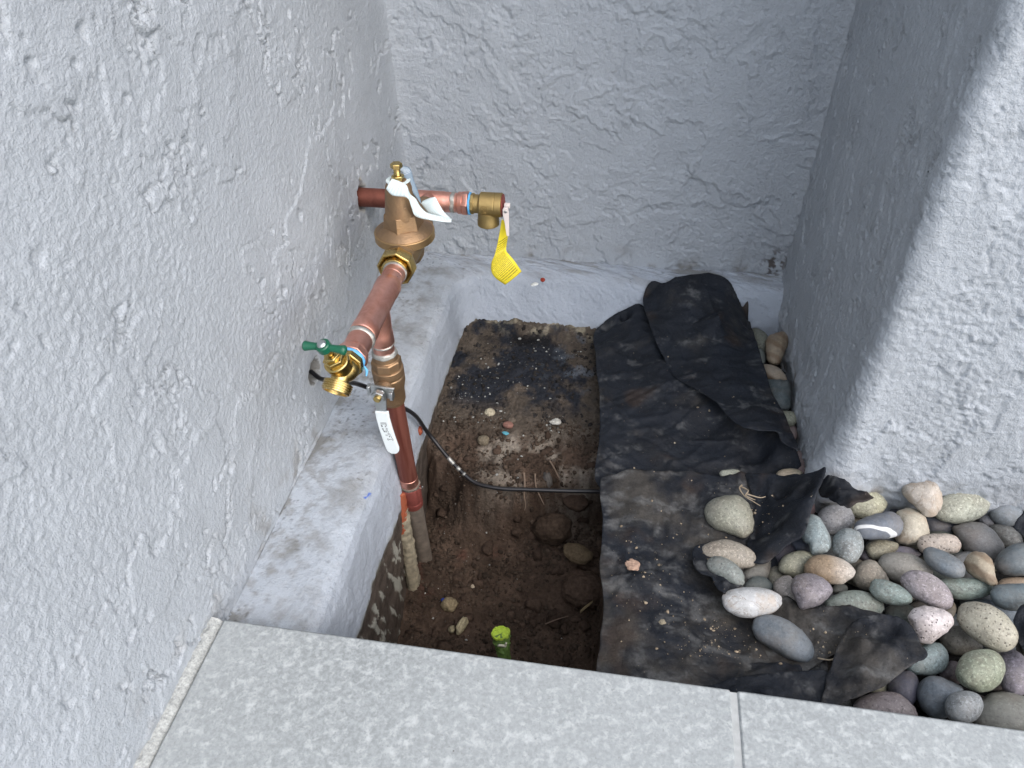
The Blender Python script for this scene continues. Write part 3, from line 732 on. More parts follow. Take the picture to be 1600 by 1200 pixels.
 ([0.3941,0.5645,-0.7799],[0.0155,0.0013,0.0067,0.0062],[0.9898,-0.0039,0.1427,0.0728,-0.8459,-0.5283],[1.104,0.994,0.938,0.967,1.043,1.012,0.999,1.026,0.985,0.945,0.985,1.089,1.035,0.937,0.931,1.018],(74,68,58),'plain','dark brown pebble sliver showing under the mauve speckled one'),
 ([0.4182,0.5566,-0.7712],[0.008,0.0028,0.0098,0.0057],[0.9687,-0.1159,0.2194,-0.0368,-0.9416,-0.3347],[1.155,0.998,0.891,0.894,1.002,1.135,1.015,0.924,0.91,0.946,1.051,1.1,0.97,0.886,0.896,1.015],(136,122,100),'plain','small tan pebble beside the upper end of the white pinkish one'),
 ([0.1821,0.5124,-0.739],[0.0336,0.0032,0.0186,0.0153],[0.9952,0.0485,0.0855,0.084,-0.871,-0.484],[0.972,1.038,1.034,0.998,0.958,0.976,1.018,1.033,1.003,0.984,0.977,0.976,1.036,1.034,0.988,0.956],(186,190,192),'vein','white quartz pebble with a crack lying on the fabric'),
 ([0.2148,0.4768,-0.7476],[0.0313,-0.0065,0.0234,0.0165],[0.9727,-0.0491,0.2269,0.0596,-0.8918,-0.4486],[1.029,0.966,0.947,0.963,1.04,1.055,0.98,0.952,0.977,0.999,1.024,1.05,0.983,0.92,0.942,1.102],(98,110,120),'plain','big slate grey egg shaped pebble alone on the fabric below the white quartz one'),
 ([0.1701,0.649,-0.7519],[0.0312,-0.0016,0.0293,0.021],[0.9862,-0.0283,0.1632,0.0622,-0.85,-0.523],[1.049,1.035,0.946,0.898,0.957,1.103,1.053,0.95,0.898,0.936,1.054,1.113,0.94,0.881,0.964,1.034],(138,140,122),'speck','big olive grey pebble alone on the fabric by the dry roots'),
 ([0.1635,0.5895,-0.7562],[0.0361,0.0003,0.0181,0.0142],[0.9941,0.0372,0.1019,0.0846,-0.8538,-0.5136],[0.955,0.903,0.925,1.002,1.082,1.009,0.958,0.931,0.947,0.998,1.093,1.029,0.843,0.848,1.054,1.114],(152,144,128),'speck','tan oval pebble on the fabric below the big olive one'),
 ([0.1566,0.5507,-0.7369],[0.0213,-0.0052,0.0172,0.0106],[0.9773,-0.0439,0.2071,0.0573,-0.8869,-0.4584],[1.059,0.955,0.934,0.961,1.015,1.034,1.023,0.984,0.946,0.93,1.011,1.133,0.967,0.855,0.918,1.101],(118,128,124),'speck','grey green oval pebble lying across the tan oval one'),
 ([0.1768,0.7277,-0.7627],[0.0146,0.0009,0.0121,0.0087],[0.9944,0.0153,0.105,0.0715,-0.8274,-0.557],[0.925,1.06,1.097,0.945,0.9,0.966,1.099,1.034,0.96,0.961,0.994,0.987,1.028,1.038,0.991,0.933],(156,162,144),'speck','small pale green pebble tucked under the torn fabric edge'),
 ([0.2013,0.5814,-0.7734],[0.0186,0.005,0.0181,0.012],[0.9974,0.0441,0.0573,0.0648,-0.8978,-0.4357],[1.039,0.971,0.949,0.987,1.013,1.045,1.038,0.937,0.919,1.007,1.134,0.961,0.917,0.978,1.017,1.026],(106,106,98),'plain','brown grey pebble right of the tan oval one'),
 ([0.2003,0.5564,-0.7648],[0.0171,0.0009,0.01,0.0082],[0.9935,0.027,0.111,0.0794,-0.862,-0.5007],[0.965,0.881,0.901,1.02,1.091,1.034,0.93,0.892,0.944,1.057,1.12,0.955,0.858,0.891,1.052,1.133],(88,98,96),'plain','small dark green grey pebble above the white quartz one'),
 ([0.2241,0.579,-0.7756],[0.011,0.0023,0.0151,0.0092],[0.9901,-0.0231,0.1386,0.0337,-0.9187,-0.3935],[0.98,1.014,1.018,1.032,0.995,0.957,0.948,1.02,1.103,0.985,0.92,0.946,1.048,1.072,0.981,0.941],(112,110,94),'speck','small olive pebble between the brown grey and pinkish granular ones'),
 ([0.2672,1.0168,-0.7497],[0.0192,0.007,0.0438,0.0152],[0.9942,-0.0288,0.1032,0.016,-0.9123,-0.4092],[0.95,1.086,1.062,0.941,0.904,0.944,1.038,1.122,0.959,0.836,0.933,1.087,1.037,0.993,0.976,0.908],(142,124,96),'band','upright tan pebble with rusty brown side in the back corner'),
 ([0.2477,1.0579,-0.767],[0.0157,-0.0031,0.0305,0.0124],[0.952,-0.1722,0.2529,-0.0166,-0.8543,-0.5195],[0.966,1.058,1.026,0.992,0.96,0.979,1.04,1.021,0.993,0.976,0.999,1.002,0.988,1.039,1.02,0.931],(110,114,98),'speck','mossy grey pebble behind the upright rusty one'),
 ([0.244,1.0091,-0.7648],[0.0079,-0.0011,0.0215,0.0066],[0.9564,-0.1543,0.2481,-0.044,-0.9155,-0.3999],[0.944,1.041,1.07,0.981,0.96,0.988,0.995,1.024,1.032,0.991,0.975,0.96,0.998,1.086,1.016,0.935],(104,112,106),'plain','small green grey pebble beside the fabric in the back corner'),
 ([0.2564,0.9526,-0.754],[0.0177,-0.0039,0.0181,0.01],[0.9611,-0.1516,0.2307,0.0208,-0.7933,-0.6084],[0.918,0.961,1.047,1.024,0.996,0.995,0.979,0.947,0.996,1.081,1.02,0.919,0.911,1.022,1.12,0.969],(150,134,110),'band','tan pebble with an orange stain against the wall'),
 ([0.2617,0.9109,-0.7605],[0.0198,-0.0016,0.0342,0.0165],[0.9605,-0.1428,0.2389,-0.0003,-0.859,-0.512],[0.922,1.083,1.072,0.917,0.88,0.963,1.202,0.992,0.888,0.908,1.041,1.042,0.985,0.974,1.006,0.943],(74,90,94),'plain','dark teal pebble against the wall under the orange stained one'),
 ([0.2694,0.8547,-0.7584],[0.0134,-0.0005,0.0144,0.0097],[0.974,-0.1013,0.2027,0.0427,-0.7964,-0.6033],[0.925,1.094,1.109,0.91,0.853,0.907,1.087,1.103,0.933,0.883,0.929,1.014,1.081,1.038,0.931,0.874],(138,142,118),'speck','small pale greenish pebble against the wall below the dark teal one'),
 ([0.2739,0.8348,-0.7691],[0.0076,0.0003,0.016,0.0067],[0.9658,-0.124,0.2276,-0.0189,-0.9096,-0.4151],[0.971,1.114,1.036,0.94,0.936,1.007,1.025,1.026,1.024,0.963,0.937,0.967,1.073,1.071,0.936,0.9],(128,104,104),'plain','small reddish pink pebble below the pale greenish one'),
 ([0.2739,0.764,-0.7605],[0.0088,0.0005,0.0221,0.0078],[0.9614,-0.132,0.2414,-0.0441,-0.9401,-0.3381],[0.932,0.856,0.89,1.026,1.114,1.026,0.891,0.856,0.932,1.12,1.082,0.91,0.85,0.895,1.07,1.14],(118,98,98),'plain','long pink pebble standing beside the wall corner'),
 ([0.2552,0.7349,-0.7541],[0.0177,0.0017,0.009,0.0066],[0.996,0.0352,0.0821,0.0759,-0.8173,-0.5713],[1.057,0.995,0.965,0.997,1.019,1.008,0.997,1.012,0.982,0.988,1.025,1.007,1.01,0.998,0.968,1.001],(146,136,112),'plain','flat tan pebble showing above the torn fabric edge'),
 ([0.2893,0.7734,-0.7691],[0.0064,-0.0007,0.0258,0.0056],[0.9388,-0.178,0.2949,-0.1018,-0.9613,-0.2561],[0.955,0.967,0.993,1.013,1.063,1.001,0.929,0.942,1.036,1.089,0.977,0.933,0.969,1.019,1.053,1.014],(84,82,80),'plain','narrow dark grey pebble against the foot of the wall corner'),
 ([0.2818,0.691,-0.7734],[0.0054,0.0028,0.0119,0.0041],[0.9917,-0.0479,0.1197,-0.0145,-0.9641,-0.2653],[0.99,0.887,0.884,0.992,1.177,1.019,0.893,0.88,0.968,1.127,1.048,0.94,0.894,0.91,1.025,1.148],(134,104,104),'plain','tiny pink pebble behind the curled fabric corner'),
 ([0.4442,0.6919,-0.7777],[0.0212,-0.0012,0.0146,0.0122],[0.9574,-0.1333,0.2563,0.0497,-0.7981,-0.6005],[0.914,0.979,1.084,1.038,0.966,0.929,0.974,1.061,1.027,0.995,0.987,0.948,0.967,1.067,1.06,0.944],(76,84,98),'plain','dark blue pebble in the gap behind the pitted bean shaped one'),
 ([0.5031,0.7051,-0.7734],[0.0099,-0.0007,0.0088,0.0074],[0.9204,-0.2111,0.3292,0.0408,-0.7854,-0.6177],[1.079,1.016,0.94,0.952,1.049,1.073,0.972,0.945,1.001,1.05,0.995,0.985,1.027,0.998,0.958,0.992],(96,100,108),'speck','small dark speckled pebble between the big grey and blue grey ones'),
 ([0.3393,0.626,-0.7756],[0.0072,0.0,0.0074,0.0059],[0.956,-0.1254,0.2651,0.0379,-0.8435,-0.5358],[1.042,0.933,0.917,1.001,1.128,1.01,0.927,0.941,1.03,1.034,1.006,1.016,0.976,0.94,0.984,1.095],(92,84,92),'plain','tiny purple pebble between the round grey blue and small olive ones'),
 ([0.2976,0.5704,-0.7734],[0.0093,0.0011,0.0068,0.0058],[0.9877,-0.0219,0.1549,0.0605,-0.8596,-0.5073],[1.006,0.942,0.941,1.027,1.084,0.989,0.947,0.979,1.002,1.021,1.056,0.988,0.928,0.965,1.05,1.051],(108,112,104),'plain','tiny green grey pebble above the long green grey one'),
 ([0.4032,0.7181,-0.7777],[0.0204,0.0005,0.0113,0.0094],[0.9829,-0.0557,0.1757,0.0609,-0.8017,-0.5946],[0.986,1.005,0.981,1.006,1.059,0.993,0.948,0.988,1.046,1.015,1.0,0.982,0.97,1.018,1.041,0.99],(80,88,104),'plain','dark blue grey pebble in the shadow under the pillar'),
]
SHEETS = {
 'main_upper': ([[-0.0337,1.0607,-0.788],[-0.0156,1.0834,-0.7732],[0.0152,1.0905,-0.7517],[0.0395,1.0951,-0.7377],[0.058,1.093,-0.7441],[0.0956,1.099,-0.7259],[0.1266,1.1033,-0.7128],[0.1599,1.1012,-0.7191],[0.1703,1.0972,-0.7313],[0.1676,1.0213,-0.7],[0.186,1.0127,-0.728],[0.223,0.9628,-0.742],[0.2315,0.886,-0.742],[0.245,0.8131,-0.738],[0.2616,0.7722,-0.74],[0.2729,0.7411,-0.77],[0.2118,0.7192,-0.775],[0.107,0.6998,-0.77],[0.0014,0.6865,-0.772],[-0.0066,0.7754,-0.768],[-0.0123,0.8768,-0.77],[-0.0263,0.9789,-0.775]],[[-0.015,1.0709,-0.788],[0.0175,1.0824,-0.7763],[-0.0017,1.0086,-0.768],[0.0265,0.9734,-0.765],[0.1096,0.981,-0.762],[0.1542,1.0888,-0.7567],[0.1883,0.9701,-0.745],[0.0512,0.8389,-0.768],[0.1455,0.8008,-0.772],[0.217,0.7758,-0.776],[0.0778,1.0869,-0.7626],[0.1067,1.0985,-0.7273]]),
 'main_lower': ([[0.0004,0.6945,-0.764],[0.0205,0.7038,-0.758],[0.0402,0.7141,-0.757],[0.0665,0.7154,-0.757],[0.0969,0.7185,-0.757],[0.1361,0.7214,-0.758],[0.1658,0.7188,-0.757],[0.1951,0.7242,-0.752],[0.213,0.7136,-0.762],[0.2035,0.6403,-0.768],[0.2275,0.5967,-0.772],[0.2119,0.5569,-0.772],[0.2298,0.5231,-0.77],[0.2585,0.4833,-0.765],[0.2604,0.426,-0.755],[0.246,0.3955,-0.742],[0.2136,0.3897,-0.74],[0.1567,0.3859,-0.74],[0.0868,0.3915,-0.745],[0.0207,0.3948,-0.75],[0.016,0.4477,-0.752],[0.0166,0.5012,-0.758],[0.0086,0.5575,-0.762],[0.0087,0.6178,-0.762]],[[0.0552,0.6409,-0.756],[0.1226,0.659,-0.766],[0.0574,0.5387,-0.752],[0.1182,0.5174,-0.76],[0.0942,0.4569,-0.748],[0.1675,0.4778,-0.765],[0.1417,0.4283,-0.752],[0.2128,0.4518,-0.762]]),
}
FLAPS = {
 'top_flap': ([[0.046,1.099,-0.7249],[0.0866,1.1085,-0.6961],[0.1235,1.1215,-0.687],[0.1667,1.123,-0.687],[0.1878,1.1105,-0.6902],[0.2014,1.1041,-0.7095],[0.2131,1.0973,-0.7302],[0.2287,1.0894,-0.7541],[0.2356,0.9639,-0.735],[0.242,0.8838,-0.735],[0.252,0.8304,-0.728],[0.2608,0.7578,-0.722],[0.2574,0.7512,-0.722],[0.238,0.7532,-0.712],[0.2315,0.771,-0.712],[0.1973,0.7763,-0.718],[0.1821,0.7909,-0.724],[0.159,0.8378,-0.73],[0.1426,0.8639,-0.736],[0.1025,0.9087,-0.744],[0.087,0.9493,-0.746],[0.0619,1.0085,-0.728]],[[0.156,1.004,-0.722],[0.1889,0.8838,-0.726],[0.2098,0.8112,-0.722],[0.1631,0.905,-0.734]]),
 'curled_corner': ([[0.1941,0.7204,-0.748],[0.2045,0.7173,-0.738],[0.2233,0.7097,-0.732],[0.2487,0.7018,-0.722],[0.2671,0.6922,-0.704],[0.2778,0.6854,-0.688],[0.2678,0.6568,-0.69],[0.2577,0.6332,-0.7],[0.2485,0.6053,-0.722],[0.235,0.599,-0.735],[0.2185,0.5869,-0.745],[0.2038,0.5767,-0.752],[0.1864,0.5911,-0.762],[0.1965,0.6377,-0.766],[0.2052,0.6768,-0.76],[0.1976,0.7024,-0.752]],[[0.2317,0.6813,-0.748],[0.2163,0.6326,-0.756],[0.2515,0.6616,-0.722]]),
 'narrow_strip': ([[0.2803,0.6934,-0.735],[0.2864,0.696,-0.716],[0.2929,0.6907,-0.708],[0.3084,0.6802,-0.706],[0.325,0.6678,-0.705],[0.3332,0.6577,-0.704],[0.3174,0.6492,-0.704],[0.3016,0.6415,-0.706],[0.2908,0.6528,-0.715],[0.2827,0.6751,-0.73]],[[0.2971,0.6721,-0.712]]),
 'torn_tongue': ([[0.1203,0.5837,-0.752],[0.143,0.6003,-0.754],[0.1733,0.5786,-0.758],[0.1755,0.5376,-0.745],[0.1646,0.5251,-0.738],[0.1571,0.5142,-0.74],[0.1465,0.5187,-0.735],[0.1363,0.5386,-0.738],[0.1222,0.5488,-0.74]],[[0.1477,0.5582,-0.748]]),
 'dusty_patch': ([[0.2233,0.5319,-0.752],[0.2445,0.517,-0.744],[0.2711,0.5187,-0.738],[0.2975,0.5183,-0.734],[0.3212,0.5098,-0.728],[0.3308,0.5011,-0.722],[0.322,0.4851,-0.726],[0.2833,0.4713,-0.738],[0.2572,0.4581,-0.748],[0.2232,0.4358,-0.757],[0.1986,0.4485,-0.76],[0.1962,0.4952,-0.76]],[[0.2613,0.4937,-0.742],[0.2334,0.472,-0.752]]),
 'folded_triangle': ([[0.2737,0.4769,-0.728],[0.2805,0.4857,-0.718],[0.2929,0.4908,-0.712],[0.3107,0.494,-0.708],[0.3238,0.4916,-0.706],[0.3358,0.4835,-0.705],[0.3396,0.465,-0.703],[0.3406,0.4456,-0.7],[0.3217,0.4328,-0.702],[0.297,0.4124,-0.705],[0.2692,0.3987,-0.712],[0.2455,0.3887,-0.72],[0.2349,0.3877,-0.724],[0.2397,0.4026,-0.722],[0.2448,0.4183,-0.718],[0.2579,0.4485,-0.718]],[[0.283,0.4564,-0.7],[0.3167,0.4771,-0.714],[0.2752,0.4189,-0.698],[0.3047,0.4464,-0.696]]),
 'tile_side_fold': ([[0.1127,0.3973,-0.742],[0.1377,0.4052,-0.734],[0.1629,0.4128,-0.728],[0.1885,0.4185,-0.725],[0.2208,0.4249,-0.724],[0.2465,0.4273,-0.724],[0.2472,0.4081,-0.724],[0.2414,0.3881,-0.728],[0.2106,0.3831,-0.73],[0.1555,0.3812,-0.735],[0.1188,0.3859,-0.742]],[[0.1844,0.3924,-0.718],[0.1547,0.392,-0.726]]),
 'loose_fold': ([[0.1727,0.4403,-0.752],[0.2015,0.4438,-0.744],[0.2233,0.4412,-0.74],[0.2236,0.427,-0.735],[0.1911,0.4204,-0.737],[0.159,0.414,-0.742]],[[0.1955,0.4302,-0.738]]),
}
SCRAPS = {
 'scrapA': ([[0.4935,0.6448,-0.715],[0.4983,0.652,-0.705],[0.5097,0.6643,-0.7],[0.534,0.6628,-0.7],[0.5381,0.6313,-0.72],[0.51,0.6288,-0.722],[0.5031,0.6376,-0.72]],[[0.5082,0.6437,-0.705]]),
 'scrapB': ([[0.4533,0.5163,-0.72],[0.4666,0.5329,-0.712],[0.4939,0.5396,-0.71],[0.487,0.4808,-0.715],[0.461,0.4647,-0.725],[0.454,0.4801,-0.725]],[[0.4655,0.5011,-0.705]]),
}

# ================================================================== pebbles
def m_pebble(style):
    m, nt, b = mat('pebble_' + style, (0.3, 0.3, 0.3), 0.5, 0, 0.4)
    oi = nt.nodes.new('ShaderNodeObjectInfo')
    base = oi.outputs['Color']
    v = coords(nt, (1, 1, 1), 'Object', True)
    c = mix(nt, ramp(nt, noise(nt, v, 45, 4, 0.6), [(0.3, 0.0), (0.7, 1.0)]), mix(nt, 1.0, base, (0.80, 0.79, 0.77), 'MULTIPLY'), mix(nt, 1.0, base, (1.16, 1.17, 1.18), 'MULTIPLY'))
    # dried silt in patches
    c = mix(nt, ramp(nt, noise(nt, v, 30, 6, 0.7), [(0.45, 0.0), (0.70, 0.38)]), c, (0.27, 0.26, 0.235))
    # patches of another mineral tone
    c = mix(nt, ramp(nt, noise(nt, v, 22, 3, 0.5), [(0.52, 0.0), (0.7, 0.35)]), c, (0.15, 0.11, 0.08))
    fine = {'plain': 0.38, 'speck': 0.75, 'pit': 0.4, 'vein': 0.35, 'stripe': 0.3, 'band': 0.35, 'grad': 0.6}[style]
    c = mix(nt, ramp(nt, noise(nt, v, 330, 4, 0.75), [(0.53, 0.0), (0.62, fine)]), c, mix(nt, 1.0, base, (1.7, 1.7, 1.7), 'MULTIPLY'))
    c = mix(nt, ramp(nt, noise(nt, v, 290, 4, 0.75), [(0.36, fine), (0.46, 0.0)]), c, mix(nt, 1.0, base, (0.38, 0.38, 0.38), 'MULTIPLY'))
    h = noise(nt, v, 150, 5, 0.7)
    st = 0.55
    if style == 'pit':
        vd = voro(nt, v, 260)
        g = ramp(nt, vd, [(0.18, 1.0), (0.30, 0.0)])
        g = mix(nt, 1.0, g, ramp(nt, noise(nt, v, 60, 2), [(0.42, 0.0), (0.5, 1.0)]), 'MULTIPLY')
        c = mix(nt, mix(nt, 1.0, g, (0.75, 0.75, 0.75), 'MULTIPLY'), c, (0.07, 0.06, 0.05))
        p = bump(nt, b, ramp(nt, vd, [(0.15, 0.0), (0.32, 1.0)]), 0.7, 0.0012)
    if style == 'vein':
        n = noise(nt, v, 24, 4, 0.6, 1.2)
        g = ramp(nt, n, [(0.485, 0.0), (0.497, 0.6), (0.508, 0.0)])
        c = mix(nt, g, c, (0.17, 0.12, 0.08))
        c = mix(nt, ramp(nt, noise(nt, v, 35, 4), [(0.5, 0.0), (0.62, 0.6)]), c, (0.42, 0.34, 0.26))
    if style in ('stripe', 'band'):
        w = nt.nodes.new('ShaderNodeTexWave')
        w.inputs['Scale'].default_value = 9 if style == 'stripe' else 16
        w.inputs['Distortion'].default_value = 2.2 if style == 'stripe' else 5
        w.inputs['Detail'].default_value = 3
        w.inputs['Detail Scale'].default_value = 1.2
        w.bands_direction = 'Y' if style == 'stripe' else 'DIAGONAL'
        nt.links.new(v, w.inputs['Vector'])
        if style == 'stripe':
            c = mix(nt, ramp(nt, w.outputs['Fac'], [(0.955, 0.0), (0.975, 0.9)]), c, (0.62, 0.64, 0.64))
        else:
            c = mix(nt, ramp(nt, w.outputs['Fac'], [(0.45, 0.0), (0.9, 0.6)]), c, (0.15, 0.095, 0.055))
    if style == 'grad':
        sx = nt.nodes.new('ShaderNodeSeparateXYZ')
        nt.links.new(coords(nt), sx.inputs[0])
        mr = nt.nodes.new('ShaderNodeMapRange')
        mr.inputs['From Min'].default_value = -0.004; mr.inputs['From Max'].default_value = 0.022
        nt.links.new(sx.outputs['X'], mr.inputs['Value'])
        c = mix(nt, mr.outputs['Result'], mix(nt, 1.0, c, (0.8, 0.68, 0.55), 'MULTIPLY'), mix(nt, 1.0, c, (1.5, 1.55, 1.65), 'MULTIPLY'))
    nt.links.new(c, b.inputs['Base Color'])
    nt.links.new(ramp(nt, noise(nt, v, 50, 3), [(0.3, 0.42), (0.7, 0.68)]), b.inputs['Roughness'])
    bump(nt, b, h, st, 0.0020, p if style == 'pit' else None)
    return m
PM = {s: m_pebble(s) for s in ('plain', 'speck', 'pit', 'vein', 'stripe', 'band', 'grad')}

import bmesh
def ico(sub):
    bm = bmesh.new()
    bmesh.ops.create_icosphere(bm, subdivisions=sub, radius=1.0)
    v = np.array([x.co[:] for x in bm.verts]); f = [tuple(q.index for q in p.verts) for p in bm.faces]
    bm.free()
    return v, f
ICO5 = ico(5); ICO4 = ico(4); ICO3 = ico(3); ICO2 = ico(2); ICO1 = ico(1)

def noise3(v, f, seed):
    return (perlin(v[:, 0] * f + seed, v[:, 1] * f, seed) + perlin(v[:, 1] * f, v[:, 2] * f + seed, seed + 1) + perlin(v[:, 2] * f, v[:, 0] * f + 3, seed + 2)) / 2

def solid(name, v, f, material, loc, parent=None, smooth=True):
    me = bpy.data.meshes.new(name)
    me.from_pydata([tuple(p) for p in v], [], f)
    if smooth: me.shade_smooth()
    me.materials.append(material)
    o = bpy.data.objects.new(name, me)
    if parent is None:
        o.location = loc
    link(o, parent)
    return o

for k, (loc, L, Rm, s, colr, style, lab) in enumerate(PEBBLES):
    V, F = ICO5
    Lm = np.array([[L[0], L[1], 0], [L[1], L[2], 0], [0, 0, L[3]]])
    Rm = np.array(Rm).reshape(2, 3)
    e1 = Rm[0] / np.linalg.norm(Rm[0]); e2 = Rm[1] - e1 * (Rm[1] @ e1); e2 /= np.linalg.norm(e2)
    a = V @ e1; b_ = V @ e2
    w = np.hypot(a, b_)
    ph = (np.arctan2(b_, a) + math.pi) / (2 * math.pi) * 16
    sv = np.array(s + s[:1]); i0 = np.floor(ph).astype(int) % 16; t = ph - np.floor(ph); t = t * t * (3 - 2 * t)
    sc = sv[i0] * (1 - t) + sv[i0 + 1] * t
    sc = 1 + (sc - 1) * w ** 1.5
    U3 = V + ((sc - 1) * a)[:, None] * e1 + ((sc - 1) * b_)[:, None] * e2
    # squarish shoulders and a lumpy river worn surface
    U3 = U3 * (1 + 0.060 * noise3(V, 1.1, k * 7 + 1) + 0.022 * noise3(V, 2.6, k * 5 + 2) + 0.006 * noise3(V, 9.0, k + 3))[:, None]
    if style in ('vein', 'band') or 'angular' in lab:
        U3 = U3 * (1 + 0.05 * noise3(V, 1.7, k + 4))[:, None]
    q = U3 @ Lm.T
    o = solid('pebble', q, F, PM[style], loc)
    c = lin(colr)
    g = sum(c) / 3
    o.color = tuple(0.93 * (0.72 * x + 0.28 * g) + 0.006 for x in c) + (1,)
    tag(o, lab, 'pebble', 'river pebbles beside the fabric')

# pebbles that only show in the gaps, and the strip past the pillar
rng = np.random.RandomState(5)
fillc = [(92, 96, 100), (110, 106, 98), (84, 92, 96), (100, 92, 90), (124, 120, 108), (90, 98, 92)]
pts = []
tries = 0
while len(pts) < 78 and tries < 6000:
    tries += 1
    x = rng.uniform(0.215, 0.90); y = rng.uniform(0.385, 0.685)
    if x < 0.30 and y < 0.56: continue
    if all((x - p[0]) ** 2 + (y - p[1]) ** 2 < 9 and math.hypot(x - p[0], y - p[1]) > 0.040 for p in pts):
        pts.append((x, y))
for k, (x, y) in enumerate(pts):
    V, F = ICO4
    out = x > 0.56
    a = rng.uniform(0.022, 0.030); b_ = a * rng.uniform(0.65, 0.9); c_ = b_ * rng.uniform(0.6, 0.8)
    U3 = V * (1 + 0.05 * noise3(V, 1.2, 900 + k))[:, None] * np.array([a, b_, c_])
    t = rng.uniform(0, 3.14); cs_, sn = math.cos(t), math.sin(t)
    U3 = U3 @ np.array([[cs_, -sn, 0], [sn, cs_, 0], [0, 0, 1]]).T
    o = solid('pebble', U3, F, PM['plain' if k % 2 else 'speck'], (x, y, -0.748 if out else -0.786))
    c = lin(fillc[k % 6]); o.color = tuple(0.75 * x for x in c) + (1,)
    tag(o, 'pebble mostly buried beneath the other river pebbles', 'pebble', 'buried river pebbles')

# ================================================================== weed fabric
def m_fabric():
    m, nt, b = mat('weed_fabric', (0.02, 0.02, 0.025), 0.66, 0, 0.3)
    v = coords(nt)
    n = noise(nt, v, 420, 4, 0.6)
    c = mix(nt, 1.0, attr(nt, 'tint'), ramp(nt, n, [(0.25, 0.7), (0.75, 1.4)]), 'MULTIPLY')
    lint = ramp(nt, noise(nt, coords(nt, (1, 3, 1)), 330, 2, 0.4, 2.0), [(0.70, 0.0), (0.74, 0.5)])
    c = mix(nt, lint, c, (0.16, 0.15, 0.13))
    sp = ramp(nt, voro(nt, v, 130), [(0.03, 1.0), (0.07, 0.0)])
    sp = mix(nt, 1.0, sp, ramp(nt, noise(nt, v, 30, 3), [(0.54, 0.0), (0.60, 1.0)]), 'MULTIPLY')
    c = mix(nt, sp, c, (0.34, 0.29, 0.22))
    nt.links.new(c, b.inputs['Base Color'])
    b.inputs['Sheen Weight'].default_value = 0.0
    p = bump(nt, b, noise(nt, v, 700, 3), 0.6, 0.0010)
    bump(nt, b, noise(nt, v, 110, 6, 0.7), 0.7, 0.0030, p)
    return m
M_fab = m_fabric()

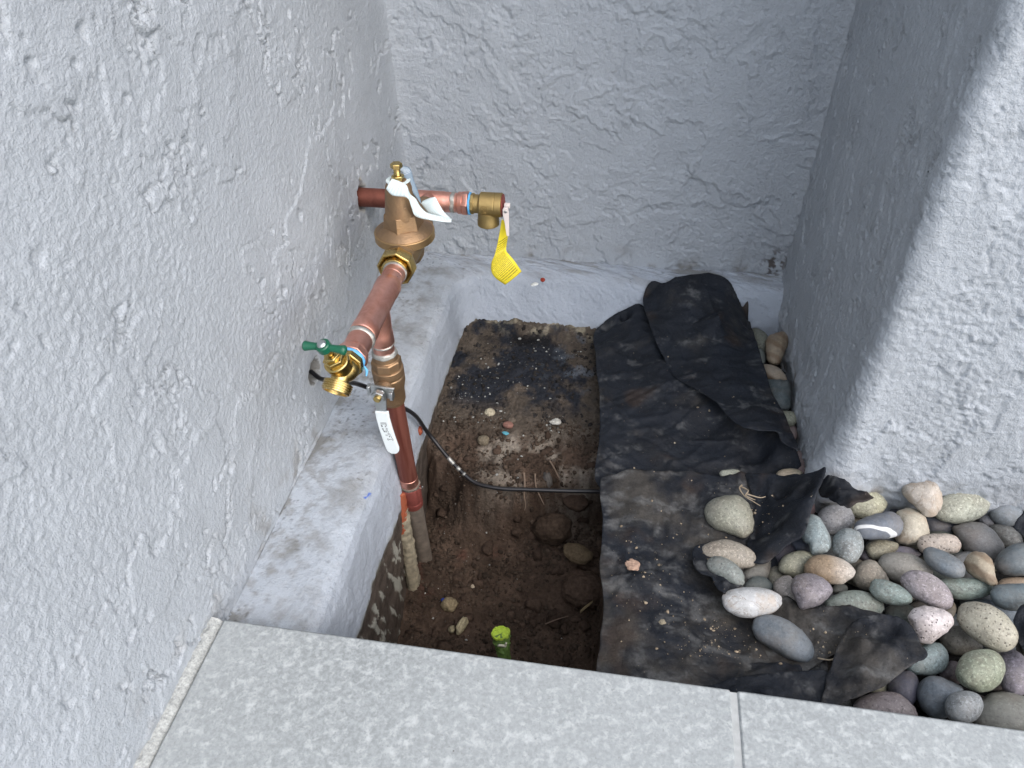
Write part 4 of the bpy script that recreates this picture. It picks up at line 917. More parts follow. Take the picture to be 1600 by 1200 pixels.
def sheet(name, outline, inner, parent, seed, step=0.0030, wr=1.0, floor=None, dust=0.5, thick=0.0007, hole=None):
    o3 = np.array(catmull(outline, 8, True))
    ctrl = np.concatenate([o3[::2], np.array(inner, float)])
    s = np.arange(len(o3))
    o2 = o3[:, :2] + 0.0013 * np.stack([perlin(s * 0.21, s * 0 + seed, seed), perlin(s * 0.21, s * 0 + seed, seed + 9)], -1)
    lo, hi = o2.min(0), o2.max(0)
    gx = np.arange(lo[0] + step, hi[0], step); gy = np.arange(lo[1] + step, hi[1], step)
    G = np.stack(np.meshgrid(gx, gy, indexing='ij'), -1).reshape(-1, 2)
    G += rngf.uniform(-0.22, 0.22, G.shape) * step
    # inside test + clearance from the edge
    x, y = G[:, 0], G[:, 1]
    ins = np.zeros(len(G), bool)
    dist = np.full(len(G), 9.0)
    for i in range(len(o2)):
        a = o2[i]; b_ = o2[(i + 1) % len(o2)]
        cond = (a[1] > y) != (b_[1] > y)
        with np.errstate(divide='ignore', invalid='ignore'):
            xi = (b_[0] - a[0]) * (y - a[1]) / (b_[1] - a[1] + 1e-12) + a[0]
        ins ^= cond & (x < xi)
        dist = np.minimum(dist, np.hypot(x - a[0], y - a[1]))
    G = G[ins & (dist > step * 0.55)]
    A = np.concatenate([o2, G])
    n = len(o2)
    r = delaunay_2d_cdt([Vector(p) for p in A], [(i, (i + 1) % n) for i in range(n)], [tuple(range(n))], 1, 1e-7)
    P2 = np.array([p[:] for p in r[0]]); F = [tuple(f) for f in r[2]]
    # heights: smooth scattered interpolation
    D2 = ((P2[:, None, :] - ctrl[None, :, :2]) ** 2).sum(-1) + 1e-7
    W = D2 ** -1.6
    z = (W * ctrl[None, :, 2]).sum(1) / W.sum(1)
    X, Y = P2[:, 0], P2[:, 1]
    ang = 0.6 + seed
    a = X * math.cos(ang) + Y * math.sin(ang); b_ = -X * math.sin(ang) + Y * math.cos(ang)
    wq = 1 - np.abs(fbm(a, b_, 16, 3, seed, 0.5, fy=7)) * 2.2
    z = z + wr * (0.0042 * np.clip(wq, 0, 1) ** 3 + 0.0045 * fbm(X, Y, 8, 3, seed + 1) + 0.0016 * (1 - 2.5 * np.abs(fbm(X, Y, 32, 3, seed + 2))) + 0.0012 * fbm(X, Y, 75, 3, seed + 3))
    rc = np.random.RandomState(seed * 13)
    for _ in range(22):
        i_ = rc.randint(len(X)); aa = rc.uniform(0, math.pi); ln = rc.uniform(0.02, 0.09)
        du = (X - X[i_]) * math.cos(aa) + (Y - Y[i_]) * math.sin(aa)
        dv_ = -(X - X[i_]) * math.sin(aa) + (Y - Y[i_]) * math.cos(aa) + 0.004 * perlin(du * 25, du * 0, seed)
        z = z + wr * rc.choice([-1, 1, 1]) * 0.0030 * np.exp(-np.abs(dv_) / 0.0030) * np.exp(-(du / ln) ** 4)
    if floor is not None:
        z = np.maximum(z, floor(X, Y))
    V = np.stack([X, Y, z], -1)
    loc = root_loc(parent)
    me = bpy.data.meshes.new(name)
    me.from_pydata([tuple(p) for p in V - loc], [], F)
    me.shade_smooth()
    t = np.ones((len(V), 4), np.float32)
    base = np.array([0.0080, 0.0112, 0.0175])
    c = np.ones((len(V), 3)) * base * (0.85 + 0.5 * fbm(X, Y, 20, 4, seed + 8))[:, None]
    dm = sst(fbm(X, Y, 9, 7, seed + 4, 0.68) + (dust - 0.5) * 0.8, 0.0, 0.5)
    c = lerp(c, np.array([0.050, 0.046, 0.040]), (dm * 0.8)[:, None])
    sc_ = sst(fbm(X + 0.02 * perlin(X * 20, Y * 20, 3), Y, 20, 7, seed + 5, 0.72, fy=34) + (dust - 0.5) * 0.35, 0.08, 0.40)
    c = lerp(c, np.array([0.125, 0.130, 0.132]), (sc_ * 0.55)[:, None])
    rb = sst(fbm(X, Y, 13, 4, seed + 6), 0.22, 0.5)
    c = lerp(c, np.array([0.042, 0.026, 0.016]), (rb * 0.45)[:, None])
    t[:, :3] = c
    ca = me.color_attributes.new('tint', 'FLOAT_COLOR', 'POINT'); ca.data.foreach_set('color', t.ravel())
    me.materials.append(M_fab)
    o = bpy.data.objects.new(name, me); link(o, parent)
    sm = o.modifiers.new('thickness', 'SOLIDIFY'); sm.thickness = thick; sm.offset = -1
    return o
rngf = np.random.RandomState(3)
fab = thing('weed_fabric', (0.1, 0.7, -0.77), 'crumpled black landscape fabric spread over the soil between the hole and the pebbles', 'fabric')
def ledge_floor(x, y):
    return np.maximum(curb_z(x, y) + 0.007, -0.783)
sheet('fabric_sheet', *SHEETS['main_upper'], fab, 11, wr=0.9, floor=ledge_floor, dust=0.42)
sheet('fabric_sheet', *SHEETS['main_lower'], fab, 12, wr=0.95, dust=0.72)
for i, (n_, lab, d_) in enumerate((('top_flap', 'large flap folded forward from the top edge', 0.42), ('curled_corner', 'torn flap with its corner curled up', 0.42),
                               ('narrow_strip', 'narrow strip lying on a pale yellow pebble', 0.6), ('torn_tongue', 'torn tongue lifted beside two oval pebbles', 0.5),
                               ('dusty_patch', 'dusty brown patch beside the slate egg pebble', 1.0), ('folded_triangle', 'stiff folded triangle pointing over the pebbles', 0.6),
                               ('tile_side_fold', 'folded edge running along the tile', 0.5), ('loose_fold', 'low fold below the slate egg pebble', 0.6))):
    o = sheet('fabric_fold', *FLAPS[n_], fab, 20 + i * 3, step=0.0028, wr=0.55, dust=d_, floor=(lambda x, y: curb_z(x, y) + 0.012) if n_ == 'top_flap' else None)
    o['label'] = lab
for n_, lab in (('scrapA', 'corner of black fabric poking out above the dark slate pebbles at the right edge'), ('scrapB', 'corner of black fabric beside the largest pitted pebble at the right edge')):
    s_ = thing('fabric_scrap', SCRAPS[n_][0][0], lab, 'fabric')
    sheet('fabric_sheet', *SCRAPS[n_], s_, 60, wr=0.4, dust=0.1)

# ================================================================== copper plumbing
M_cu = m_metal('new_copper', (0.80, 0.43, 0.35), (0.56, 0.25, 0.185), 0.27, 0.95, (38, 38, 38), 0.2, 0.35, 350)
M_cud = m_metal('weathered_copper', (0.19, 0.055, 0.040), (0.30, 0.12, 0.09), 0.42, 0.75, (130, 130, 9), 0.2, 0.15)  # weathered red; lighter lengthwise streaks put highlights into the colour
M_cur = m_metal('dull_red_copper', (0.30, 0.085, 0.07), (0.22, 0.06, 0.05), 0.5, 0.6, (60, 60, 60), 0.2, 0.3)
M_sold = m_metal('solder', (0.50, 0.50, 0.47), (0.34, 0.35, 0.33), 0.42, 0.85, (200, 200, 200), 0.2, 0.5, 500)
M_brz = m_metal('cast_bronze', (0.37, 0.24, 0.135), (0.27, 0.185, 0.115), 0.42, 0.9, (45, 45, 45), 0.16, 1.0, 420)
M_brzd = m_metal('dark_cast_bronze', (0.20, 0.145, 0.085), (0.28, 0.20, 0.115), 0.46, 0.85, (40, 40, 40), 0.14, 1.0, 420)
M_brs = m_metal('yellow_brass', (0.56, 0.42, 0.165), (0.47, 0.34, 0.13), 0.22, 1.0, (40, 40, 40), 0.14, 0.35, 500)
M_brc = m_metal('cast_brass', (0.42, 0.31, 0.13), (0.34, 0.25, 0.11), 0.42, 0.95, (40, 40, 40), 0.14, 0.8, 900)
M_zn = m_metal('zinc_steel', (0.60, 0.62, 0.62), (0.42, 0.44, 0.44), 0.26, 1.0, (90, 90, 90), 0.2, 0.15)
M_grn = m_plain('green_enamel', (0.005, 0.085, 0.045), 0.32, 0.1, 60, 0.2)
M_whv = m_plain('white_vinyl', (0.66, 0.72, 0.74), 0.38, 0.04, 60, 0.05)
M_blk = m_plain('black_print', (0.02, 0.02, 0.025), 0.6)
M_tape = m_plain('blue_thread_seal', (0.10, 0.36, 0.66), 0.5, 0.25, 300, 0.6)
M_wtape = m_plain('white_thread_seal', (0.7, 0.66, 0.6), 0.6, 0.2, 300, 0.6)
M_wht = m_plain('white_painted_metal', (0.66, 0.60, 0.58), 0.4, 0.1)
M_old = m_plain('dirty_grey_pipe', (0.125, 0.105, 0.085), 0.85, 0.95, 75, 1.0)

TX, TY, TZ = -0.271, 0.665, -0.4815     # tee centre
asm = thing('water_pipe_assembly', (-0.262, 0.665, -0.98), 'copper water pipe rising from the hole with valves, brass regulator and green handled tap', 'plumbing')
# riser (slightly out of plumb)
def rp(z):
    t = (z - TZ) / (-1.0 - TZ)
    return Vector((lerp(TX, -0.2590, t), TY, z))
def wob(o_, seed, a=0.0006):
    me = o_.data; n = len(me.vertices); c = np.empty(n * 3); me.vertices.foreach_get('co', c); c = c.reshape(-1, 3)
    c += a * np.stack([perlin(c[:, 1] * 130 + seed, c[:, 2] * 130 + c[:, 0] * 60, seed + j) for j in range(3)], -1)
    me.vertices.foreach_set('co', c.ravel()); me.update()
def rseg(name, z0, z1, r, m, prof=None, bevel=0.0006, seg=36, label=None, sharp=35):
    a, b_ = rp(z0), rp(z1); d_ = b_ - a
    mb = MB(); mb.lathe(a, d_, prof or [(0, r), (d_.length, r)], seg)
    return emit(name, mb, m, asm, sharp, bevel, label)
# tee with branch
mb = MB()
mb.lathe((TX, TY + 0.052, TZ), (0, -1, 0), [(0, .0150), (.001, .0156), (.015, .0156), (.018, .0150), (.086, .0150), (.089, .0156), (.103, .0156), (.104, .0150)], 40)
mb.lathe((TX, TY, TZ), (rp(-0.6) - rp(TZ)), [(0, .0150), (.014, .0150), (.030, .0138), (.033, .0145), (.047, .0145), (.048, .0138)], 40)
emit('tee_fitting', mb, M_cu, asm, 35, 0.0006)
mb = MB(); mb.lathe((TX, TY - 0.0525, TZ), (0, -1, 0), [(0, .0140), (.0015, .0157), (.0045, .0160), (.0065, .0150), (.0075, .0135)], 36)
emit('solder_ring', mb, M_sold, asm, 40)
rseg('solder_ring', TZ - 0.0475, TZ - 0.0505, .0142, M_sold, [(0, .0138), (.001, .0148), (.003, .0142)])
# tube between tee and regulator
mb = MB(); mb.lathe((TX, TY + 0.050, TZ), (0, 1, 0), [(0, .0132), (.016, .0132), (.0165, .0137), (.027, .0137)], 36)
emit('pipe', mb, M_cu, asm, 35, 0.0004)
mb = MB(); mb.lathe((TX, TY + 0.0765, TZ), (0, 1, 0), [(0, .0137), (.0010, .0150), (.0035, .0150), (.0040, .0140)], 36)
emit('solder_ring', mb, M_sold, asm, 40)
# branch tail down to the ball valve
rseg('pipe', TZ - 0.046, TZ - 0.062, .0129, M_cu)
rseg('solder_ring', -0.5400, -0.5475, .015, M_sold, [(0, .0135), (.0015, .0150), (.0060, .0156), (.0075, .0140)])
# ball valve
a, b_ = rp(-0.546), rp(-0.625); dv = (b_ - a)

mb = MB()
mb.lathe(a, dv, [(0, .0146), (.007, .0150), (.0075, .0168)], 40)
mb.lathe(a + dv.normalized() * .0074, dv, [(0, .0172), (.0015, .0186), (.0125, .0188), (.0135, .0176)], polyk=8, rot=0.3)
mb.lathe(a + dv.normalized() * .0195, dv, [(0, .0178), (.001, .0196), (.010, .0196), (.0108, .0189), (.0125, .0189), (.0133, .0196), (.022, .0194), (.032, .0172), (.0335, .0165), (.052, .0160), (.0528, .0152), (.0565, .0148)], 48)
vb = emit('ball_valve_body', mb, M_brz, asm, 30, 0.0006)
st0 = rp(-0.583) + Vector((0, -0.012, 0)); sdir = Vector((-0.10, -0.98, -0.02)).normalized()
mb = MB(); mb.lathe(st0, sdir, [(0, .0100), (.006, .0100), (.0105, .0092), (.014, .0085), (.017, .0080)], 28)
emit('stem_boss', mb, M_brz, vb, 30, 0.0006)
s1 = st0 + sdir * .0165
mb = MB(); mb.box(s1 + sdir * .0010 + Vector((0, 0, 0.002)), (.0155, -.001, 0), (0, 0.0016, 0), (0.003, 0, .0085))
mb.box(s1 + sdir * .001 + Vector((0.0145, -.003, 0.0005)), (.0022, 0, 0), (0, 0.0042, 0), (0, 0, .006))
mb.box(s1 + sdir * .001 + Vector((-0.0145, .001, 0.0045)), (.0020, 0, 0), (0, 0.0040, 0), (0, 0, .005))
emit('stop_plate', mb, M_zn, vb, 30, 0.0008)
mb = MB(); mb.lathe(s1 + sdir * .0042, sdir, [(0, .0086), (.0005, .0091), (.0065, .0091), (.0072, .0082)], polyk=6, rot=0.2)
emit('stem_nut', mb, M_zn, vb, 30, 0.0005)
mb = MB(); mb.lathe(s1 + sdir * .0112, sdir, [(0, .0046), (.003, .0046), (.0035, .0038)], 20)
emit('stem_tip', mb, M_brs, vb, 30, 0.0003)
# lever: zinc strap then white grip
hv = s1 + sdir * .0052
def strip(name, path, wv, widths, th, m, parent, label=None, bevel=0.0007, rnd=False):
    mb = MB()
    P_ = [Vector(p) for p in path]
    n = len(P_)
    V = []
    for i, p in enumerate(P_):
        t_ = (P_[min(i + 1, n - 1)] - P_[max(i - 1, 0)]).normalized()
        w_ = Vector(wv).normalized(); w_ = (w_ - t_ * w_.dot(t_)).normalized()
        nn = t_.cross(w_)
        for sx, sn_ in ((-1, -1), (1, -1), (1, 1), (-1, 1)):
            V.append(p + w_ * widths[i] * sx / 2 + nn * th * sn_ / 2)
    F = []
    for i in range(n - 1):
        for k in range(4):
            k2 = (k + 1) % 4
            F.append((i * 4 + k, i * 4 + k2, (i + 1) * 4 + k2, (i + 1) * 4 + k))
    F.append((3, 2, 1, 0)); F.append(tuple((n - 1) * 4 + k for k in range(4)))
    mb.add(V, F)
    return emit(name, mb, m, parent, 30, bevel, label)
hp = [hv + Vector((0, 0, 0.0075)), hv, hv + Vector((.0002, -.001, -.010)), hv + Vector((.0006, -.003, -.018)), hv + Vector((.001, -.004, -.033))]
lever = strip('lever', hp, (1, 0, 0), [.010, .0165, .0150, .0138, .0135], .0024, M_zn, vb)
g0 = hv + Vector((.0008, -.0040, -.0225))
gp = [g0, g0 + Vector((.0002, -.0003, -.012)), g0 + Vector((.0016, -.0006, -.028)), g0 + Vector((.0038, -.0008, -.046)), g0 + Vector((.0062, -.0009, -.062))]
gp += [gp[-1] + Vector((.0006, 0, -.0042)), gp[-1] + Vector((.0010, 0, -.0072)), gp[-1] + Vector((.0012, 0, -.0088))]
grip = strip('lever_grip', gp, (1, 0, 0), [.0168, .0168, .0170, .0172, .0172, .0152, .0105, .0045], .0046, M_whv, vb, bevel=0.0011)
# black print on the grip: columns of small marks as they read in place
mb = MB()
def gpt(s_, w_):      # s along the grip in m, w across
    k = 0
    acc = 0
    P_ = [Vector(p) for p in gp]
    while k < len(P_) - 2 and acc + (P_[k + 1] - P_[k]).length < s_:
        acc += (P_[k + 1] - P_[k]).length; k += 1
    t_ = (P_[k + 1] - P_[k]).normalized()
    w0 = Vector((1, 0, 0)); w0 = (w0 - t_ * w0.dot(t_)).normalized()
    nn = t_.cross(w0)
    if nn.y > 0: nn = -nn
    return P_[k] + t_ * (s_ - acc) + w0 * w_ + nn * .00245, t_, w0, nn
def mark(s_, w_, ls, lw):
    p, t_, w0, nn = gpt(s_, w_)
    mb.box(p, t_ * ls / 2, w0 * lw / 2, nn * 0.00006)
for w_ in (-.0032, -.0016, .0, .0016, .0030): mark(.0172, w_, .0008, .0012)
for w_ in (-.0034, -.0018, -.0002, .0016, .0031): mark(.0190, w_, .0008, .0012)
for s_, w_, l_, q_ in ((.0222, -.0030, .0030, .0006), (.0222, -.0018, .0030, .0006), (.0209, -.0024, .0006, .0018), (.0235, -.0024, .0006, .0018), (.0222, .0026, .0006, .0026), (.0210, .0036, .0022, .0006), (.0232, .0018, .0022, .0006),
                     (.0262, -.0022, .0006, .0020), (.0276, -.0022, .0006, .0020), (.0290, -.0022, .0022, .0006), (.0304, -.0014, .0006, .0020), (.0318, -.0012, .0012, .0018), (.0258, .0028, .0006, .0018), (.0270, .0034, .0018, .0006),
                     (.0286, .0022, .0006, .0020), (.0298, .0030, .0018, .0006), (.0310, .0012, .0022, .0006), (.0322, .0010, .0006, .0020), (.0322, .0036, .0014, .0010), (.0352, .0034, .0006, .0030), (.0364, .0034, .0018, .0006), (.0370, .0050, .0014, .0006),
                     (.0378, -.0006, .0020, .0006), (.0378, .0008, .0020, .0006), (.0392, .0040, .0006, .0030), (.0404, .0032, .0018, .0006), (.0410, .0056, .0020, .0006), (.0450, -.0002, .0028, .0006), (.0438, .0004, .0006, .0010), (.0462, .0004, .0006, .0010),
                     (.0450, .0018, .0012, .0012), (.0450, .0040, .0012, .0012), (.0450, .0066, .0028, .0006), (.0438, .0060, .0006, .0010), (.0462, .0060, .0006, .0010)):
    mark(s_, w_ - .0008, l_, q_)
emit('printed_lettering', mb, M_blk, vb, 30)
# riser pipe below the valve
rseg('riser_pipe', -0.622, -0.768, .0124, M_cud, label='dark red weathered upper riser')
rseg('pipe_band', -0.764, -0.7775, .0129, M_cu)
rseg('solder_ring', -0.777, -0.7825, .0145, M_old, [(0, .0130), (.001, .0146), (.004, .0146), (.0055, .0138)])
rseg('coupling', -0.782, -0.823, .0141, M_cur, [(0, .0138), (.001, .0143), (.028, .0143), (.029, .0136), (.030, .0143), (.039, .0141), (.041, .0134)])
rseg('riser_pipe', -0.820, -1.07, .0130, M_old, label='dirt caked lower riser')
mb = MB(); mb.tube([rp(-0.7805) + Vector((.013, -.004, 0)), rp(-0.779) + Vector((.019, -.006, .001)), rp(-0.776) + Vector((.021, -.007, .003))], .0009, 8)
emit('wire_tail', mb, M_zn, asm)

# adapter, thread tape and hose bib
y1 = TY - 0.0590
mb = MB(); mb.lathe((TX, y1, TZ), (0, -1, 0), [(0, .0142), (.020, .0142), (.0205, .0146), (.024, .0160), (.0245, .0168)], 40)
mb.lathe((TX, y1 - .0243, TZ), (0, -1, 0), [(0, .0176), (.0008, .0182), (.0090, .0182), (.0098, .0172)], polyk=8, rot=0.2)
emit('adapter_fitting', mb, M_cu, asm, 30, 0.0005)
y2 = y1 - .0338
mb = MB(); mb.lathe((TX, y2, TZ), (0, -1, 0), [(0, .0135), (.0006, .0166), (.0026, .0170), (.0040, .0160), (.0050, .0135)], 40)
mb.tube([(TX + .0155, y2 - .002, TZ - .006), (TX + .0178, y2 - .004, TZ - .010), (TX + .0172, y2 - .007, TZ - .015)], [.0016, .0017, .0008], 7)
emit('thread_tape', mb, M_tape, asm, 40)
y3 = y2 - .0042
Bc = Vector((TX - .001, y3 - .0145, TZ + .001))
od = Vector((-0.15, -0.80, -0.55)).normalized()
mb = MB()
mb.lathe((TX, y3, TZ), (0, -1, 0), [(0, .0165), (.0006, .0172), (.0075, .0172), (.0082, .0160)], polyk=8, rot=0.39)
mb.lathe((TX, y3 - .008, TZ), (0, -1, -.12), [(0, .0140), (.003, .0145), (.007, .0138), (.012, .0118), (.016, .0080), (.018, .003)], 36)
mb.lathe(Bc + Vector((0, 0, 0)), od, [(-.008, .004), (-.004, .0090), (.004, .0108), (.010, .0098), (.0115, .0094), (.0140, .0100), (.0150, .0130)], 36)
Hh = Vector((-0.2808, 0.540, -0.4415))
hd = (Hh - Bc).normalized()
hb = emit('hose_bib_body', mb, M_brs, asm, 30, 0.0005)
# threaded outlet, open
t0 = Bc + od * .0138
pr = [(0, .0120), (.0004, .0142)]
h = .0004
for k in range(4):
    pr += [(h + .0005, .0143), (h + .0010, .0154), (h + .0017, .0154), (h + .0021, .0143)]; h += .0024
pr += [(h + .001, .0143), (h + .0016, .0139), (h + .0016, .0122), (h - .004, .0116), (h - .010, .0108), (h - .012, .002)]
mb = MB(); mb.lathe(t0, od, pr, 44)
emit('threaded_outlet', mb, M_brs, hb, 30)
# bonnet, packing nut, stem, green tee handle
mb = MB(); mb.lathe(Bc, hd, [(.003, .0128), (.0115, .0134), (.0125, .0138), (.016, .0138), (.017, .0128)], 40)
emit('bonnet', mb, M_brs, hb, 30, 0.0004)
mb = MB(); mb.lathe(Bc + hd * .0168, hd, [(0, .0112), (.0005, .0118), (.0062, .0118), (.0068, .0108)], polyk=6, rot=0.5)
mb.lathe(Bc + hd * .0234, hd, [(0, .0088), (.004, .0084), (.0048, .0070)], polyk=6, rot=0.1)
emit('packing_nut', mb, M_brs, hb, 30, 0.0005)
mb = MB(); mb.lathe(Bc + hd * .029, hd, [(0, .0036), ((Hh - Bc).length - .029 + .002, .0036)], 16)
emit('stem', mb, M_brs, hb, 30)
e1 = Vector((-0.3018, 0.5395, -0.4420)); e2 = Vector((-0.2585, 0.5400, -0.4440))
mb = MB()
mb.lathe(Hh - hd * .0045, hd, [(0, .0068), (.0008, .0076), (.0078, .0076), (.0088, .0066)], 32)
for e in (e1, e2):
    dd = (e - Hh)
    P_ = [Hh + dd * t for t in (0.2, 0.4, 0.6, 0.8, 0.93, 1.0, 1.04)]
    mb.tube(P_, [.0036, .0038, .0041, .0048, .0052, .0042, .0016], 14)
hn = emit('handle', mb, M_grn, hb, 40)
mb = MB(); mb.lathe(Hh + hd * .0040, hd, [(0, .0046), (.0012, .0050), (.0032, .0036), (.0036, .0012)], 20)
emit('handle_screw', mb, M_zn, hb, 40)
# cast marks on the hose bib flank
mb = MB()
fl = Vector((TX + .0128, y3 - .016, TZ + .004))
for k, (a_, b2, l1, l2) in enumerate(((0, 0, .0022, .0005), (0, -.0018, .0022, .0005), (.0026, -.001, .0005, .0022), (-.0026, -.0002, .0005, .002), (0, -.0060, .0022, .0005), (.002, -.0072, .0005, .0018))):
    mb.box(fl + Vector((-.0002 * k, a_, b2)), (.0008, 0, 0), (0, l1 / 2, 0), (0, 0, l2 / 2))
emit('cast_marks', mb, M_brs, hb, 30, 0.0002)

# pressure regulator
PX, PY = -0.2765, 0.815
pz = TZ
mb = MB()
mb.lathe((PX, PY, pz - .028), (0, 0, 1), [(0, .006), (.001, .013), (.005, .0185), (.012, .0222), (.020, .0232), (.030, .0232), (.034, .026), (.036, .030)], 48)
mb.lathe((lerp(TX, PX, .5), PY - .052, pz), (0.02, 1, 0), [(0, .0180), (.006, .0182), (.018, .0195), (.034, .0205), (.052, .0200)], 40)
mb.lathe((PX, PY + .008, pz), (0, 1, 0), [(0, .0200), (.030, .0195), (.040, .0185), (.046, .0182)], 40)
prv = emit('pressure_regulator_body', mb, M_brzd, asm, 30, 0.0006)
mb = MB()
zf = pz + .0085
mb.lathe((PX, PY, zf + .0108), (0, 0, 1), [(0, .0372), (.0008, .0366), (.0078, .0250), (.0085, .0240)], 72)
mb.lathe((PX, PY, zf + .016), (0, 0, 1), [(0, .0268), (.004, .0262), (.0205, .0238), (.0214, .0222)], polyk=6, rot=-1.62)
mb.lathe((PX, PY, zf + .032), (0, 0, 1), [(0, .0215), (.006, .0213), (.018, .0197), (.032, .0181), (.040, .0168), (.0455, .0140), (.048, .0092)], 48)
emit('bonnet', mb, M_brz, prv, 26, 0.0006)
mb = MB(); mb.lathe((PX, PY, zf), (0, 0, 1), [(0, .0372), (.0006, .0387), (.0102, .0387), (.0109, .0378), (.0111, .0360)], 72)
emit('flange_ring', mb, m_metal('machined_bronze', (0.50, 0.34, 0.17), (0.38, 0.25, 0.13), 0.34, 0.95, (40, 40, 40), 0.14, 0.6, 420), prv, 30, 0.0003)
zt = zf + .0798
mb = MB(); mb.lathe((PX, PY, zt), (0, 0, 1), [(0, .0074), (.0005, .0079), (.0052, .0079), (.0058, .0070)], polyk=6, rot=0.4)
emit('lock_nut', mb, M_brs, prv, 30, 0.0004)
pr = [(0, .0040)]
for k in range(6): pr += [(.0012 * k + .0004, .0040), (.0012 * k + .0009, .0045)]
pr += [(.0085, .0042), (.010, .0042)]
mb = MB(); mb.lathe((PX, PY, zt + .0055), (0, 0, 1), pr, 20)
mb.lathe((PX, PY, zt + .0150), (0, 0, 1), [(0, .0068), (.0005, .0075), (.0052, .0075), (.0060, .0064)], polyk=6, rot=0.25)
emit('adjusting_bolt', mb, M_brs, prv, 30, 0.0004)
# union nut and tailpiece
ux = lerp(TX, PX, .3)
mb = MB(); mb.lathe((ux, TY + .080, TZ), (0, 1, 0), [(0, .0152), (.0005, .0165), (.010, .0168), (.012, .0168)], 36)
emit('tailpiece', mb, M_brs, prv, 30, 0.0004)
mb = MB()
mb.lathe((ux, TY + .0845, TZ), (0, 1, 0), [(.004, .0180), (.001, .0200), (0, .0222), (.0012, .0236), (.0135, .0240), (.0185, .0225), (.021, .0205)], polyk=8, rot=0.15, cap=False)
un = emit('union_nut', mb, M_brs, prv, 22, 0.0006)
mb = MB(); mb.lathe((PX, PY + .048, pz), (0, 1, 0), [(0, .0200), (.001, .0222), (.014, .0222), (.016, .0200)], polyk=8, rot=0.3)
mb.lathe((PX, PY + .060, pz), (0, 1, 0), [(0, .0170), (.02, .0158), (.045, .0150)], 30)
emit('union_nut', mb, M_brz, prv, 30, 0.0005)
# raised cast marks on the regulator's right flank
mb = MB()
for k, (dy, dz, ly, lz) in enumerate(((-.004, -.006, .0006, .0034), (-.0015, -.006, .0030, .0006), (-.0015, -.0045, .0006, .002), (.002, -.006, .0006, .0034), (.0045, -.005, .0026, .0006), (.0045, -.0075, .0026, .0006), (.008, -.006, .0006, .0036), (-.006, -.0115, .0024, .0006), (-.003, -.0115, .0006, .0026), (.000, -.0115, .0024, .0006), (.003, -.0115, .0006, .0026), (-.018, -.005, .0006, .003), (-.0165, -.0065, .002, .0006), (-.020, -.012, .0006, .002))):
    rr_ = .0215 if abs(dy) < .010 else .0195
    xx_ = math.sqrt(max(rr_ ** 2 - (dz) ** 2, 1e-6)) + .0012
    mb.box((PX + xx_, PY + dy, pz + dz), (.0009, 0, 0), (0, ly / 2, 0), (0, 0, lz / 2))
emit('cast_marks', mb, m_plain('worn_bronze', (0.62, 0.50, 0.38), 0.45, 0.1, 80, 0.1, 0.8), prv, 30, 0.0002)

# outlet run: pipe from the wall, tee, adapter, relief valve
OY, OZ = 0.945, -0.4865
def xseg(name, x0, x1, r, m, prof=None, parent=asm, bevel=0.0005, label=None, sharp=35, polyk=None, rot=0, seg=36):
    mb = MB(); mb.lathe((x0, OY, OZ), (1, 0, 0), prof or [(0, r), (x1 - x0, r)], seg, rot, polyk=polyk)
    return emit(name, mb, m, parent, sharp, bevel, label)
xseg('outlet_pipe', -0.398, -0.300, .0136, m_metal('brown_copper', (0.24, 0.085, 0.06), (0.16, 0.055, 0.04), 0.45, 0.7, (60, 60, 60), 0.2, 0.4), label='dark brown stub coming out of the wall')
mb = MB(); mb.lathe((-0.306, OY, OZ), (1, 0, 0), [(0, .0150), (.050, .0150), (.052, .0145), (.062, .0142)], 40)
mb.lathe((-0.2765, OY, OZ), (0, -1, 0), [(0, .0150), (.035, .0148)], 30)
emit('tee_fitting', mb, M_cu, asm, 35, 0.0005)
xseg('solder_ring', -0.2455, 0, 0, M_sold, [(0, .0140), (.0012, .0150), (.0048, .0152), (.006, .0140)], bevel=0)
xseg('adapter_fitting', -0.2400, 0, 0, M_cu, [(0, .0138), (.004, .0140), (.0052, .0156), (.012, .0160)], bevel=0.0004)
mb = MB(); mb.lathe((-0.2285, OY, OZ), (1, 0, 0), [(0, .0168), (.0006, .0172), (.0080, .0172), (.0088, .0160)], polyk=6, rot=0.3)
emit('adapter_hex', mb, M_cu, asm, 30, 0.0004)
xseg('thread_tape', -0.2197, 0, 0, M_tape, [(0, .0130), (.0005, .0158), (.0026, .0156), (.0032, .0130)], bevel=0, sharp=50)
mb = MB(); mb.lathe((-0.2168, OY, OZ), (1, 0, 0), [(0, .0142), (.0005, .0150), (.0045, .0150), (.005, .0138)], polyk=8, rot=0.2)
mb.lathe((-0.2122, OY, OZ), (1, 0, 0), [(0, .0132), (.0075, .0132), (.0085, .0160), (.0098, .0172), (.0300, .0172), (.0305, .0166), (.0312, .0172), (.0400, .0172), (.0408, .0160)], 48)
mb.lathe((-0.1925, OY, OZ - .010), (0, 0, -1), [(0, .0150), (.010, .0148), (.014, .0158), (.0205, .0160), (.0215, .0148), (.0215, .0120), (.012, .0115), (.012, .001)], 40)
rv = emit('relief_valve_body', mb, M_brc, asm, 30, 0.0005)
